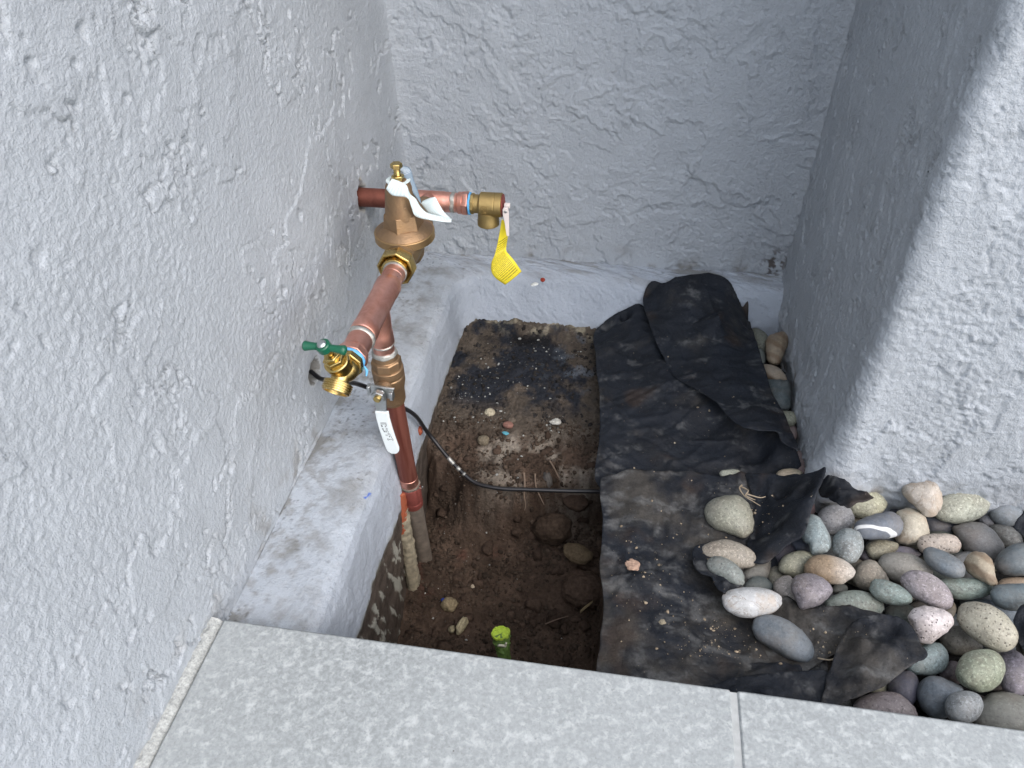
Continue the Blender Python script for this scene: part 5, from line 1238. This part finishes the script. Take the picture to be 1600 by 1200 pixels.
# framed cast emblem on the valve: a bordered slanting figure
mb = MB()
def em(x_, z_, lx, lz, sk=0.0):
    yy_ = OY - math.sqrt(max(.0174 ** 2 - (z_ - OZ) ** 2, 1e-8))
    mb.box((x_, yy_, z_), (lx / 2, 0, sk), (0, .0006, 0), (0, 0, lz / 2))
ex, ez = -0.1945, OZ - .0005
em(ex, ez + .0056, .0080, .0007); em(ex, ez - .0056, .0080, .0007); em(ex - .0040, ez, .0007, .0112); em(ex + .0040, ez, .0007, .0112)
em(ex, ez + .0034, .0050, .0009); em(ex, ez - .0034, .0050, .0009); em(ex + .0018, ez + .0012, .0007, .0042); em(ex - .0018, ez - .0012, .0007, .0042); em(ex, ez, .0042, .0008, .0012)
emit('cast_emblem', mb, M_brc, rv, 30, 0.0002)
xseg('spring_seat', -0.1716, 0, 0, M_cur, [(0, .0155), (.0015, .0160), (.0022, .0120), (.0040, .0060)], parent=rv, bevel=0.0003)
mb = MB(); mb.lathe((-0.1690, OY, OZ), (1, 0, 0), [(0, .004), (.0085, .004)], 14)
mb.box((-0.1655, OY - .008, OZ - .003), (.0016, 0, 0), (0, .0030, 0), (0, 0, .010))
emit('lever_bracket', mb, M_wht, rv, 30, 0.0005)
lv0 = Vector((-0.1640, OY - .017, OZ - .001))
strip('test_lever', [lv0 + Vector((0, 0, .0065)), lv0 + Vector((0, 0, .004)), lv0 + Vector((.0003, 0, -.004)), lv0 + Vector((.0016, -.001, -.016)), lv0 + Vector((.0026, -.002, -.030)), lv0 + Vector((.0032, -.003, -.036))],
      (1, 0, 0), [.0050, .0082, .0086, .0062, .0046, .0034], .0034, M_wht, rv)
mb = MB(); mb.lathe(lv0 + Vector((.0002, -.0014, .001)), (0, -1, 0), [(0, .0022), (.0009, .0021), (.0013, .0010)], 14)
emit('rivet', mb, M_zn, rv, 30)

for o_ in list(scene.objects):
    if o_.name.startswith('solder_ring') or o_.name.startswith('thread_tape'):
        wob(o_, hash(len(o_.name)) % 7 + int(abs(o_.data.vertices[0].co.x) * 1000) % 9, 0.0011)
    elif o_.name.startswith('coupling') or o_.name.startswith('riser_pipe'):
        wob(o_, 3, 0.0005)

# ================================================================== paper tags
def m_paper(name, col, ink, u_scale, hi, gate):
    m, nt, b = mat(name, col, 0.6)
    tc = nt.nodes.new('ShaderNodeUVMap')
    sx = nt.nodes.new('ShaderNodeSeparateXYZ'); nt.links.new(tc.outputs[0], sx.inputs[0])
    def mth(op, a, b_=None, c_=None):
        n = nt.nodes.new('ShaderNodeMath'); n.operation = op
        for i, v_ in enumerate((a, b_, c_)):
            if v_ is None: continue
            if hasattr(v_, 'links'): nt.links.new(v_, n.inputs[i])
            else: n.inputs[i].default_value = v_
        return n.outputs[0]
    line = mth('FRACT', mth('MULTIPLY', sx.outputs['Y'], u_scale))
    on = mth('GREATER_THAN', line, 0.48)
    cx = nt.nodes.new('ShaderNodeCombineXYZ')
    nt.links.new(mth('MULTIPLY', sx.outputs['X'], 34), cx.inputs[0])
    nt.links.new(mth('FLOOR', mth('MULTIPLY', sx.outputs['Y'], u_scale)), cx.inputs[1])
    wd = ramp(nt, noise(nt, cx.outputs[0], 1.7, 2), [(0.40, 0.0), (0.46, 1.0)])
    mrg = mth('MULTIPLY', mth('GREATER_THAN', sx.outputs['X'], 0.09), mth('LESS_THAN', sx.outputs['X'], 0.91))
    rng_ = mth('MULTIPLY', mth('GREATER_THAN', sx.outputs['Y'], gate[0]), mth('LESS_THAN', sx.outputs['Y'], gate[1]))
    k = mth('MULTIPLY', mth('MULTIPLY', on, mrg), rng_)
    k = mth('MULTIPLY', k, hi)
    f = mix(nt, 1.0, wd, k, 'MULTIPLY')
    c = mix(nt, f, col, ink)
    nt.links.new(c, b.inputs['Base Color'])
    return m
M_yt = m_paper('yellow_tag', (0.74, 0.62, 0.030), (0.12, 0.09, 0.02), 34, 0.75, (0.18, 0.96))
M_wt = m_paper('white_tag', (0.60, 0.70, 0.71), (0.30, 0.38, 0.42), 30, 0.40, (0.05, 0.95))
M_gt = m_paper('tag_back', (0.16, 0.22, 0.28), (0.6, 0.65, 0.7), 30, 0.5, (0.0, 0.35))
def ribbon(name, edges, m, parent, th=0.0004, label=None):
    Lp = catmull([e[0] for e in edges], 6); Rp = catmull([e[1] for e in edges], 6)
    n = len(Lp); K = 8
    V = []; UV = []
    for i in range(n):
        for k in range(K + 1):
            t = k / K
            p = np.array(Lp[i]) * (1 - t) + np.array(Rp[i]) * t
            p = p + np.array([0, -0.0022 * math.sin(math.pi * t), 0])
            V.append(p); UV.append((t, i / (n - 1)))
    F = [(i * (K + 1) + k, i * (K + 1) + k + 1, (i + 1) * (K + 1) + k + 1, (i + 1) * (K + 1) + k) for i in range(n - 1) for k in range(K)]
    mb = MB(); mb.add(V, F)
    o = emit(name, mb, m, parent, 0, 0, label, uv=UV)
    s_ = o.modifiers.new('thickness', 'SOLIDIFY'); s_.thickness = th; s_.offset = 0
    return o
yt = thing('paper_tag', (-0.1665, 0.937, -0.505), 'long curled yellow tag with fine print hanging from the relief valve', 'tag')
ribbon('tag_strip', [([-0.171, 0.935, -0.5025], [-0.1617, 0.939, -0.5101]), ([-0.1765, 0.932, -0.5343], [-0.1638, 0.944, -0.5304]), ([-0.182, 0.93, -0.5584], [-0.1663, 0.942, -0.5489]), ([-0.1864, 0.925, -0.5691], [-0.1657, 0.935, -0.5537]), ([-0.1855, 0.918, -0.5811], [-0.1608, 0.930, -0.5567]), ([-0.1786, 0.915, -0.5898], [-0.152, 0.926, -0.5649]), ([-0.1661, 0.920, -0.6029], [-0.1423, 0.929, -0.5833])], M_yt, yt)
wt = thing('paper_tag', (-0.272, 0.80, -0.39), 'white paper tag looped round the bolt on top of the bronze regulator', 'tag')
DX = np.array([-0.001, 0.0, 0.0])
def sh(e, dy=0.0, dz=0.0):
    return [([a[0], a[1] + dy, a[2] + dz], [b_[0], b_[1] + dy, b_[2] + dz]) for a, b_ in e]
ribbon('tag_strip', sh([([-0.2844, 0.790, -0.3939], [-0.2782, 0.797, -0.3838]), ([-0.276, 0.786, -0.4], [-0.2685, 0.795, -0.3857]), ([-0.2579, 0.785, -0.4016], [-0.2594, 0.792, -0.3887]), ([-0.2544, 0.787, -0.4147], [-0.2557, 0.792, -0.3999]), ([-0.2529, 0.790, -0.4266], [-0.2506, 0.795, -0.407]), ([-0.2459, 0.793, -0.4322], [-0.2467, 0.798, -0.4186]), ([-0.2339, 0.795, -0.4349], [-0.2394, 0.800, -0.4276]), ([-0.2167, 0.800, -0.439], [-0.2234, 0.807, -0.4352]), ([-0.2107, 0.805, -0.4412], [-0.2119, 0.812, -0.4406])]), M_wt, wt)
ribbon('tag_strip', [([-0.2827, 0.815, -0.385], [-0.2732, 0.830, -0.3821]), ([-0.2740, 0.825, -0.3880], [-0.2650, 0.832, -0.3860]), ([-0.2668, 0.815, -0.3983], [-0.2589, 0.822, -0.3955]), ([-0.2567, 0.812, -0.4122], [-0.2535, 0.817, -0.4079]), ([-0.2496, 0.812, -0.422], [-0.2499, 0.814, -0.4205])], M_gt, wt, label='grey printed back of the tag')
ribbon('tag_strip', [([-0.2505, 0.815, -0.4236], [-0.2491, 0.817, -0.4211]), ([-0.2454, 0.812, -0.4296], [-0.233, 0.814, -0.4134]), ([-0.2389, 0.81, -0.4351], [-0.2281, 0.812, -0.4181]), ([-0.2245, 0.81, -0.4395], [-0.2218, 0.812, -0.4307]), ([-0.2144, 0.812, -0.4416], [-0.214, 0.814, -0.4409])], M_wt, wt)
mb = MB(); mb.lathe((PX, PY, zt - .0012), (0, 0, 1), [(0, .0150), (.0008, .0150)], 24)
emit('tag_loop', mb, M_wt, wt, 30)

# ================================================================== old pipe beside the riser
M_enc = m_plain('lime_crusted_pipe', (0.24, 0.215, 0.155), 0.92, 0.95, 110, 1.0)
M_org = m_plain('orange_paint', (0.24, 0.062, 0.026), 0.7, 0.5, 110, 0.7)
M_stub = m_plain('brown_stained_pipe', (0.12, 0.085, 0.07), 0.75, 0.5, 70, 0.6)
op = thing('old_pipe', (-0.268, 0.6175, -0.96), 'old crusted pipe with orange paint, half hidden behind the copper riser', 'pipe')
def crust(path, r, seed, amp):
    mb = MB(); mb.tube(catmull(path, 14), r, 28)
    v = np.array(mb.v); nn = perlin(v[:, 0] * 260 + v[:, 1] * 150, v[:, 2] * 170, seed) + 0.6 * perlin(v[:, 0] * 500, v[:, 2] * 420 + v[:, 1] * 300, seed + 1)
    v[:, 0] += amp * nn; v[:, 1] += amp * 0.7 * np.roll(nn, 7)
    mb.v = [tuple(p) for p in v]
    return mb
emit('crusted_pipe', crust([(-0.2645, 0.612, -1.06), (-0.2665, 0.6225, -0.955), (-0.2705, 0.634, -0.89), (-0.2745, 0.642, -0.845), (-0.2770, 0.649, -0.815)], 0.0105, 5, 0.0026), M_enc, op, 0)
emit('orange_sleeve', crust([(-0.2765, 0.640, -0.855), (-0.2775, 0.643, -0.838), (-0.2780, 0.648, -0.812), (-0.2782, 0.655, -0.785)], 0.0112, 8, 0.0006), M_org, op, 0)
emit('upper_sleeve', crust([(-0.2790, 0.664, -0.800), (-0.2800, 0.670, -0.775), (-0.2810, 0.674, -0.755)], 0.0118, 9, 0.0012), M_org, op, 0)
emit('stained_stub', crust([(-0.2770, 0.672, -0.770), (-0.2790, 0.678, -0.745), (-0.2810, 0.682, -0.715), (-0.2815, 0.683, -0.695)], 0.0115, 12, 0.0014), M_stub, op, 0)
mb = crust([(-0.247, 0.716, -0.76), (-0.2475, 0.716, -0.742)], 0.004, 3, .0005)

# ================================================================== cable
M_cab = m_plain('black_cable', (0.012, 0.012, 0.014), 0.38, 0.2, 80, 0.1)
cab = thing('cable', (-0.372, 0.688, -0.61), 'thin black cable from the hole in the wall drooping across the dug out soil', 'cable')
cpts = [(-0.385, 0.690, -0.607), (-0.368, 0.678, -0.607), (-0.345, 0.655, -0.588), (-0.319, 0.64, -0.5748), (-0.3165, 0.678, -0.6113), (-0.3066, 0.70, -0.6405), (-0.290, 0.715, -0.672), (-0.2702, 0.738, -0.713), (-0.2662, 0.768, -0.772), (-0.2534, 0.769, -0.797), (-0.2323, 0.7564, -0.815), (-0.212, 0.745, -0.828), (-0.1891, 0.7335, -0.838), (-0.165, 0.7285, -0.8395), (-0.1391, 0.7281, -0.84), (-0.11, 0.731, -0.84), (-0.0817, 0.7338, -0.84), (-0.04, 0.738, -0.84), (0.0, 0.7428, -0.84), (0.03, 0.748, -0.842)]
mb = MB(); mb.tube(catmull(cpts, 8), 0.0031, 14)
emit('sheath', mb, M_cab, cab, 0)
def cab_at(i, t):
    c_ = catmull(cpts, 8); k = i * 8 + int(t * 8); return c_[k], c_[k + 1]
c_ = catmull(cpts, 8)
mb = MB()
for k0, k1 in ((80, 84), (86, 88), (90, 91)):
    mb.tube(c_[k0:k1 + 1], 0.00335, 12)
emit('silver_print', mb, M_sold, cab, 0, label='short worn silver patches')

# ================================================================== things lying in the hole
M_clod = m_tint('clod', 0.95, 1.0, 0.002, 260, 0.1)
def rock(name, loc, size, seed, col, label, category, rough=0.16, sub=4, rot=0.0, group=None, material=None, parent=None, squash=1.0):
    V, F = {5: ICO5, 4: ICO4, 3: ICO3, 2: ICO2}[sub]
    d_ = 1 + rough * noise3(V, 1.3, seed) + rough * 0.6 * noise3(V, 3.2, seed + 5) + rough * 0.35 * noise3(V, 8.0, seed + 9)
    q = V * d_[:, None] * np.array(size)
    c_, s_ = math.cos(rot), math.sin(rot)
    q = q @ np.array([[c_, -s_, 0], [s_, c_, 0], [0, 0, 1]]).T
    me = bpy.data.meshes.new(name)
    me.from_pydata([tuple(p) for p in q], [], F); me.shade_smooth()
    t = np.ones((len(q), 4), np.float32)
    t[:, :3] = np.array(col) * (1 + 0.35 * noise3(V, 4, seed + 3))[:, None]
    ca = me.color_attributes.new('tint', 'FLOAT_COLOR', 'POINT'); ca.data.foreach_set('color', t.ravel())
    me.materials.append(material or M_clod)
    o = bpy.data.objects.new(name, me); o.location = loc
    link(o, None)
    return tag(o, label, category, group)
rock('dirt_clod', (-0.066, 0.722, -0.915), (0.029, 0.022, 0.028), 3, (0.062, 0.044, 0.032), 'large brown clod of dirt in the hole under the cable', 'clod', 0.20, 5)
rock('dirt_clod', (-0.008, 0.640, -0.945), (0.034, 0.028, 0.024), 7, (0.080, 0.056, 0.042), 'reddish brown clod of dirt in the hole against the fabric edge', 'clod', 0.2, 5)
rock('dirt_clod', (-0.034, 0.755, -0.885), (0.020, 0.014, 0.012), 9, (0.058, 0.040, 0.030), 'small brown clod of dirt just below the cable near the fabric', 'clod', 0.22, 4)
rock('flat_stone', (-0.0236, 0.686, -0.920), (0.024, 0.016, 0.009), 12, (0.125, 0.095, 0.060), 'flat tan stone lying between the two big clods in the hole', 'stone', 0.12, 4, -0.35)
rock('stone', (-0.0805, 0.762, -0.852), (0.0085, 0.012, 0.018), 14, (0.085, 0.08, 0.075), 'grey pointed stone sticking out of the soil bank behind the cable', 'stone', 0.14, 4, 0.3)
rock('stone', (-0.2065, 0.601, -0.966), (0.0125, 0.0105, 0.009), 17, (0.23, 0.19, 0.12), 'crusty yellowish stone on the floor of the hole near the riser foot', 'stone', 0.22, 4)
rock('stone', (-0.1805, 0.5705, -0.967), (0.0065, 0.0150, 0.007), 19, (0.36, 0.32, 0.21), 'pale elongated chip of mortar on the floor of the hole', 'stone', 0.25, 4, -0.3)
rock('stone', (-0.1950, 0.5640, -0.972), (0.005, 0.006, 0.004), 20, (0.26, 0.23, 0.15), 'small pale crumb beside the elongated mortar chip', 'stone', 0.25, 3)
rock('stone', (-0.1879, 0.8673, -0.818), (0.0085, 0.0075, 0.008), 21, (0.42, 0.38, 0.28), 'cream pebble on the raised soil behind the hole', 'stone', 0.14, 4)
rock('stone', (-0.1535, 0.8433, -0.818), (0.0085, 0.0065, 0.006), 22, (0.24, 0.13, 0.105), 'reddish flat pebble on the raised soil behind the hole', 'stone', 0.1, 4)
rock('stone', (-0.1495, 0.8540, -0.818), (0.007, 0.006, 0.006), 27, (0.12, 0.10, 0.08), 'small brown pebble touching the reddish flat one', 'stone', 0.1, 3)
rock('stone', (-0.188, 0.8115, -0.826), (0.0095, 0.008, 0.008), 23, (0.17, 0.145, 0.105), 'dusty round pebble half buried on the raised soil in front of the cream one', 'stone', 0.14, 4)
rock('stone', (-0.2040, 0.6630, -0.968), (0.010, 0.009, 0.006), 24, (0.10, 0.09, 0.08), 'dull grey pebble sunk in the floor of the hole', 'stone', 0.14, 4)
rock('stone', (-0.1765, 0.6320, -0.960), (0.0042, 0.004, 0.004), 25, (0.42, 0.36, 0.27), 'tiny cream stone in the middle of the hole floor', 'stone', 0.14, 3)
rock('stone', (-0.1299, 1.0905, -0.699), (0.0042, 0.0042, 0.0038), 31, (0.27, 0.045, 0.030), 'little round dark red piece on the back ledge', 'stone', 0.06, 3)
rock('paint_chip', (-0.1420, 1.0740, -0.6985), (0.0070, 0.0046, 0.0022), 32, (0.66, 0.68, 0.66), 'white crumb of filler beside the red piece on the back ledge', 'chip', 0.25, 3, 0.7)
rock('paint_chip', (-0.0785, 0.8600, -0.816), (0.0085, 0.0065, 0.0022), 33, (0.50, 0.50, 0.46), 'flaky white paint chip on the raised soil nearest the fabric', 'chip', 0.4, 4)
rock('paint_chip', (-0.1548, 0.8250, -0.8185), (0.0058, 0.0035, 0.0016), 34, (0.10, 0.32, 0.40), 'torn turquoise chip in front of the reddish pebble', 'chip', 0.3, 3, -0.3)
rock('paint_chip', (-0.1208, 0.6432, -0.957), (0.0036, 0.0020, 0.0012), 35, (0.03, 0.05, 0.40), 'deep blue crumb on the floor of the hole', 'chip', 0.3, 3)
rock('paint_chip', (-0.2170, 0.6060, -0.965), (0.0034, 0.0030, 0.002), 36, (0.03, 0.06, 0.30), 'dark blue crumb beside the crusty yellowish stone', 'chip', 0.3, 3)
rock('paint_chip', (-0.1965, 0.7080, -0.935), (0.0040, 0.0034, 0.0016), 37, (0.62, 0.62, 0.58), 'bright white paint chip in the hole right of the riser coupling', 'chip', 0.35, 3)
rock('stone', (-0.2745, 0.765, -0.772), (0.0042, 0.006, 0.008), 38, (0.30, 0.085, 0.05), 'small rust red lump on the ledge edge beside the riser', 'stone', 0.1, 3)
# dry leaf flake and twigs on the fabric
rock('leaf_flake', (0.0479, 0.5494, -0.7470), (0.0092, 0.0072, 0.0022), 41, (0.36, 0.25, 0.19), 'curled pinkish leaf flake on the fabric left of the pebbles', 'leaf', 0.35, 4)
rock('leaf_flake', (0.0830, 0.4740, -0.7420), (0.0040, 0.003, 0.0018), 43, (0.30, 0.27, 0.2), 'small pale crumb on the fabric towards the tile', 'leaf', 0.35, 3)

def twigs(name, paths, r, col, label, category='roots', group=None):
    loc = paths[0][0]
    t = thing(name, loc, label, category, group)
    m = m_plain(name + '_bark', col, 0.8, 0.3, 200, 0.5)
    for p in paths:
        mb = MB(); pp = catmull(p, 6)
        mb.tube(pp, [r * (1 - 0.65 * i / len(pp)) for i in range(len(pp))], 7)
        emit('root', mb, m, t, 0)
twigs('rootlet', [[(-0.1145, 0.752, -0.826), (-0.1115, 0.738, -0.835), (-0.1110, 0.727, -0.848), (-0.1080, 0.722, -0.862), (-0.1090, 0.718, -0.872)]], 0.0019, (0.15, 0.11, 0.08), 'pale root hanging over the cable from the soil bank')
twigs('rootlet', [[(-0.0985, 0.758, -0.832), (-0.0950, 0.742, -0.842), (-0.0860, 0.729, -0.852), (-0.0800, 0.724, -0.862)]], 0.0015, (0.15, 0.11, 0.08), 'thin root crossing the cable right of the pale root')
twigs('rootlet', [[(-0.0790, 0.782, -0.826), (-0.0700, 0.770, -0.830), (-0.0620, 0.758, -0.836)]], 0.0015, (0.15, 0.11, 0.08), 'short root sticking out above the grey pointed stone')
twigs('rootlet', [[(0.186, 0.694, -0.742), (0.1820, 0.685, -0.739), (0.187, 0.672, -0.738), (0.197, 0.662, -0.736), (0.205, 0.655, -0.735)], [(0.1850, 0.690, -0.741), (0.192, 0.680, -0.736), (0.188, 0.670, -0.735), (0.200, 0.666, -0.737)], [(0.189, 0.675, -0.737), (0.205, 0.668, -0.734), (0.213, 0.672, -0.735)]], 0.0011, (0.34, 0.28, 0.20), 'tangle of dry roots behind the big olive grey pebble')
twigs('rootlet', [[(0.246, 0.452, -0.738), (0.256, 0.448, -0.732), (0.262, 0.452, -0.730), (0.266, 0.462, -0.731)], [(0.258, 0.449, -0.732), (0.266, 0.443, -0.731), (0.272, 0.438, -0.730)], [(0.256, 0.434, -0.733), (0.264, 0.441, -0.729)]], 0.0009, (0.40, 0.33, 0.24), 'wispy dry roots on the dusty fabric left of the folded triangle')
twigs('rootlet', [[(-0.060, 0.585, -0.960), (-0.045, 0.592, -0.956), (-0.028, 0.600, -0.955)]], 0.0011, (0.16, 0.11, 0.08), 'thin straight root on the hole floor near the fabric')
twigs('rootlet', [[(-0.060, 0.490, -0.945), (-0.035, 0.492, -0.942), (-0.01, 0.484, -0.945)]], 0.0014, (0.12, 0.08, 0.06), 'dark root on the hole floor close to the tile')
# curved dead leaf by the fabric edge
mb = MB()
V = []; n1_, n2_ = 9, 5
for i in range(n1_):
    for j in range(n2_):
        t = i / (n1_ - 1); w_ = (j / (n2_ - 1) - .5) * 0.011 * math.sin(math.pi * min(1, t * .9 + .08)) 
        V.append((-0.003 + 0.016 * (t - .5) + w_ * .7, 0.598 + 0.014 * t, -0.938 + 0.010 * t - 0.0035 * math.cos(j - 2) + w_ * .5))
mb.add(V, [(i * n2_ + j, (i + 1) * n2_ + j, (i + 1) * n2_ + j + 1, i * n2_ + j + 1) for i in range(n1_ - 1) for j in range(n2_ - 1)])
o = emit('dead_leaf', mb, m_plain('dead_leaf', (0.22, 0.17, 0.09), 0.7, 0.3, 100, 0.5), None, 0)
sm_ = o.modifiers.new('thickness', 'SOLIDIFY'); sm_.thickness = 0.0006
tag(o, 'curled yellow brown dead leaf in the hole at the fabric edge', 'leaf')

# green taped stub
stk = thing('capped_stub', (-0.1085, 0.508, -0.965), 'yellow green topped stub wrapped in green tape near the tile edge', 'stub')
M_lime = m_plain('lime_paint', (0.40, 0.56, 0.055), 0.5, 0.45, 260, 0.6)
M_gtape = m_plain('green_tape', (0.115, 0.20, 0.05), 0.5, 0.4, 120, 0.7)
top = Vector((-0.1140, 0.5265, -0.900)); bot = Vector((-0.1040, 0.5050, -0.975)); dr = (top - bot).normalized()
hL = (top - bot).length
mb = MB(); mb.lathe(bot, dr, [(hL * i / 40 - .0005, (.0062 + .0056 * (i / 40) ** 1.3) * (1 + .07 * math.sin(i * 1.9))) for i in range(41)], 40)
v = np.array(mb.v); nn = perlin(v[:, 0] * 200 + v[:, 1] * 170, v[:, 2] * 110, 3) + 0.7 * perlin(v[:, 0] * 420, v[:, 2] * 380 + v[:, 1] * 300, 5); v[:, 0] += .0020 * nn; v[:, 1] += .0020 * perlin(v[:, 1] * 260, v[:, 2] * 240, 8); mb.v = [tuple(p) for p in v]
emit('wrapped_tape', mb, M_gtape, stk, 50)
mb = MB(); mb.lathe(top - dr * .003, dr, [(0, .0118), (.001, .0127), (.0040, .0127), (.0046, .0118), (.0046, .0106), (.0034, .0102), (.0036, .001)], 36)
v = np.array(mb.v); nn = perlin(v[:, 0] * 330, v[:, 1] * 330, 13); v[:, 2] += .0018 * nn; v[:, 0] += .0014 * perlin(v[:, 1] * 230, v[:, 0] * 230, 2); v[:, 1] += .0008 * np.roll(nn, 4); mb.v = [tuple(p) for p in v]
emit('cap', mb, M_lime, stk, 30)
mb = MB()
a_ = top + Vector((.0035, -.013, -.010)); V = []
for i in range(7):
    t = i / 6
    for j in range(4):
        w_ = (j / 3 - .5) * 0.016 * (1 - 0.8 * t)
        V.append(a_ + Vector((w_ + .003 * t, -.010 * t + .0015 * math.sin(3 * t + j), -.034 * t - abs(w_) * .3)))
mb.add(V, [(i * 4 + j, (i + 1) * 4 + j, (i + 1) * 4 + j + 1, i * 4 + j + 1) for i in range(6) for j in range(3)])
o = emit('tape_tail', mb, M_gtape, stk, 0); sm_ = o.modifiers.new('thickness', 'SOLIDIFY'); sm_.thickness = 0.0007
mb = MB(); mb.box(top + Vector((.004, -.0142, -.007)), (.0052, .001, -.0016), (0, .0014, 0), (.0008, 0, .0016))
mb.box(top + Vector((.0085, -.0125, -.0055)), (.0012, .0004, .003), (0, .0012, 0), (.001, 0, -.0006))
emit('torn_edge', mb, m_plain('torn_white', (0.5, 0.5, 0.4), 0.6), stk, 30, 0.0003)

# ================================================================== loose crumbs (nobody could count them)
def scatter(name, n, fn, size, colf, seed, kind_label, sub=1, flat=1.0):
    rg_ = np.random.RandomState(seed)
    V0, F0 = ICO1 if sub == 1 else ICO2
    pos = fn(rg_, n)
    n = len(pos)
    s_ = size[0] + (size[1] - size[0]) * rg_.rand(n) ** 5
    V = V0[None] * (1 + 0.75 * (rg_.rand(n, len(V0), 1) - .5)) * s_[:, None, None]
    V = V * (0.7 + 0.6 * rg_.rand(n, 1, 3)) * np.array([1, 1, flat])
    V = V + pos[:, None, :]
    nf = len(F0); k = len(V0)
    F = (np.array(F0)[None] + (np.arange(n) * k)[:, None, None]).reshape(-1, 3)
    me = bpy.data.meshes.new(name)
    me.vertices.add(n * k); me.vertices.foreach_set('co', V.astype(np.float32).ravel())
    me.loops.add(len(F) * 3); me.loops.foreach_set('vertex_index', F.astype(np.int32).ravel())
    me.polygons.add(len(F)); me.polygons.foreach_set('loop_start', np.arange(0, len(F) * 3, 3, dtype=np.int32)); me.polygons.foreach_set('loop_total', np.full(len(F), 3, np.int32))
    me.update(calc_edges=True)
    t = np.ones((n, k, 4), np.float32); t[..., :3] = (colf(rg_, n) * (np.where(pos[:, 1:2] > 0.86, np.array([[0.55, 0.68, 0.85]]), 1.0) if name == 'soil_crumbs' else 1.0))[:, None, :]
    ca = me.color_attributes.new('tint', 'FLOAT_COLOR', 'POINT'); ca.data.foreach_set('color', t.ravel())
    me.materials.append(M_clod)
    o = bpy.data.objects.new(name, me); link(o)
    tag(o, kind_label, None, None, 'stuff')
    return o
def on_soil(x, y, dz=0.0):
    return np.stack([x, y, ground_z(x, y) + dz], -1)
def f_soil(r_, n):
    x = r_.uniform(-0.27, 0.02, n); y = 0.40 + 0.67 * r_.rand(n)
    k = (perlin(x * 18, y * 18, 99) + 0.4 * r_.rand(n) > 0.0) & ((y < 0.86) | (r_.rand(n) > 0.55))
    return on_soil(x[k], y[k], 0.0)
scatter('soil_crumbs', 16000, f_soil, (0.0006, 0.0042), lambda r_, n: np.array([0.056, 0.042, 0.032]) * (0.6 + 0.9 * r_.rand(n, 1)), 1, 'loose brown crumbs of soil over the dug out ground')
def f_clods(r_, n):
    x = r_.uniform(-0.265, 0.015, n); y = r_.uniform(0.42, 0.84, n)
    k = (perlin(x * 14, y * 14, 199) > -0.05) & (np.hypot(x + 0.113, y - 0.526) > 0.02) & ((y < 0.78) | (r_.rand(n) > 0.6))
    return on_soil(x[k], y[k], -0.001)
scatter('soil_clods', 620, f_clods, (0.0020, 0.0105), lambda r_, n: np.array([0.064, 0.045, 0.034]) * (0.65 + 0.7 * r_.rand(n, 1)), 11, 'small brown clods of soil strewn over the hole', sub=2)
def f_white(r_, n):
    cl = [(-0.215, 0.98, .02, .012), (-0.235, 0.93, .018, .02), (-0.16, 0.985, .03, .012), (-0.225, 0.90, .02, .01), (-0.05, 1.03, .05, .012), (-0.13, 1.035, .05, .01), (-0.185, 0.86, .03, .02), (-0.24, 0.85, .012, .01), (-0.22, 0.60, .03, .03), (-0.14, 0.74, .08, .03), (-0.15, 0.93, .05, .03), (-0.08, 0.86, .015, .012), (-0.2, 0.69, .03, .05), (-0.15, 0.55, .1, .1)]
    k = r_.randint(0, len(cl), n); c0 = np.array(cl)[k]
    x = c0[:, 0] + c0[:, 2] * r_.randn(n) * .8; y = c0[:, 1] + c0[:, 3] * r_.randn(n) * .8
    q = (x > -0.272) & (x < 0.0) & (y < 1.07) & (y > 0.40)
    return on_soil(x[q], y[q], 0.0008)
scatter('paint_flecks', 420, f_white, (0.0004, 0.0026), lambda r_, n: np.array([0.36, 0.37, 0.35]) * (0.45 + 0.9 * r_.rand(n, 1)), 2, 'tiny white paint flecks scattered on the soil', flat=0.5)
def f_fab(r_, n):
    dg = bpy.context.evaluated_depsgraph_get()
    out_ = []
    cl = [(0.055, 0.555, .03, .02), (0.08, 0.50, .03, .02), (0.17, 0.47, .025, .01), (0.15, 0.49, .02, .008), (0.10, 0.62, .05, .05), (0.20, 0.665, .02, .02), (0.10, 0.85, .06, .06), (0.13, 0.455, .03, .008), (0.25, 0.47, .015, .01), (0.16, 0.60, .1, .1)]
    for _ in range(n):
        c0 = cl[r_.randint(len(cl))]
        x = c0[0] + c0[2] * r_.randn(); y = c0[1] + c0[3] * r_.randn()
        h_, p_, nn_, i_, ob, _m = scene.ray_cast(dg, Vector((x, y, -0.55)), Vector((0, 0, -1)), distance=0.4)
        if h_ and ob.name.startswith('fabric'):
            out_.append((p_.x, p_.y, p_.z + 0.0003))
    return np.array(out_)
bpy.context.view_layer.update()
scatter('dry_crumbs', 420, f_fab, (0.0004, 0.0022), lambda r_, n: np.array([0.36, 0.30, 0.22]) * (0.5 + 0.9 * r_.rand(n, 1)), 3, 'pale dry crumbs sprinkled on the fabric', flat=0.7)
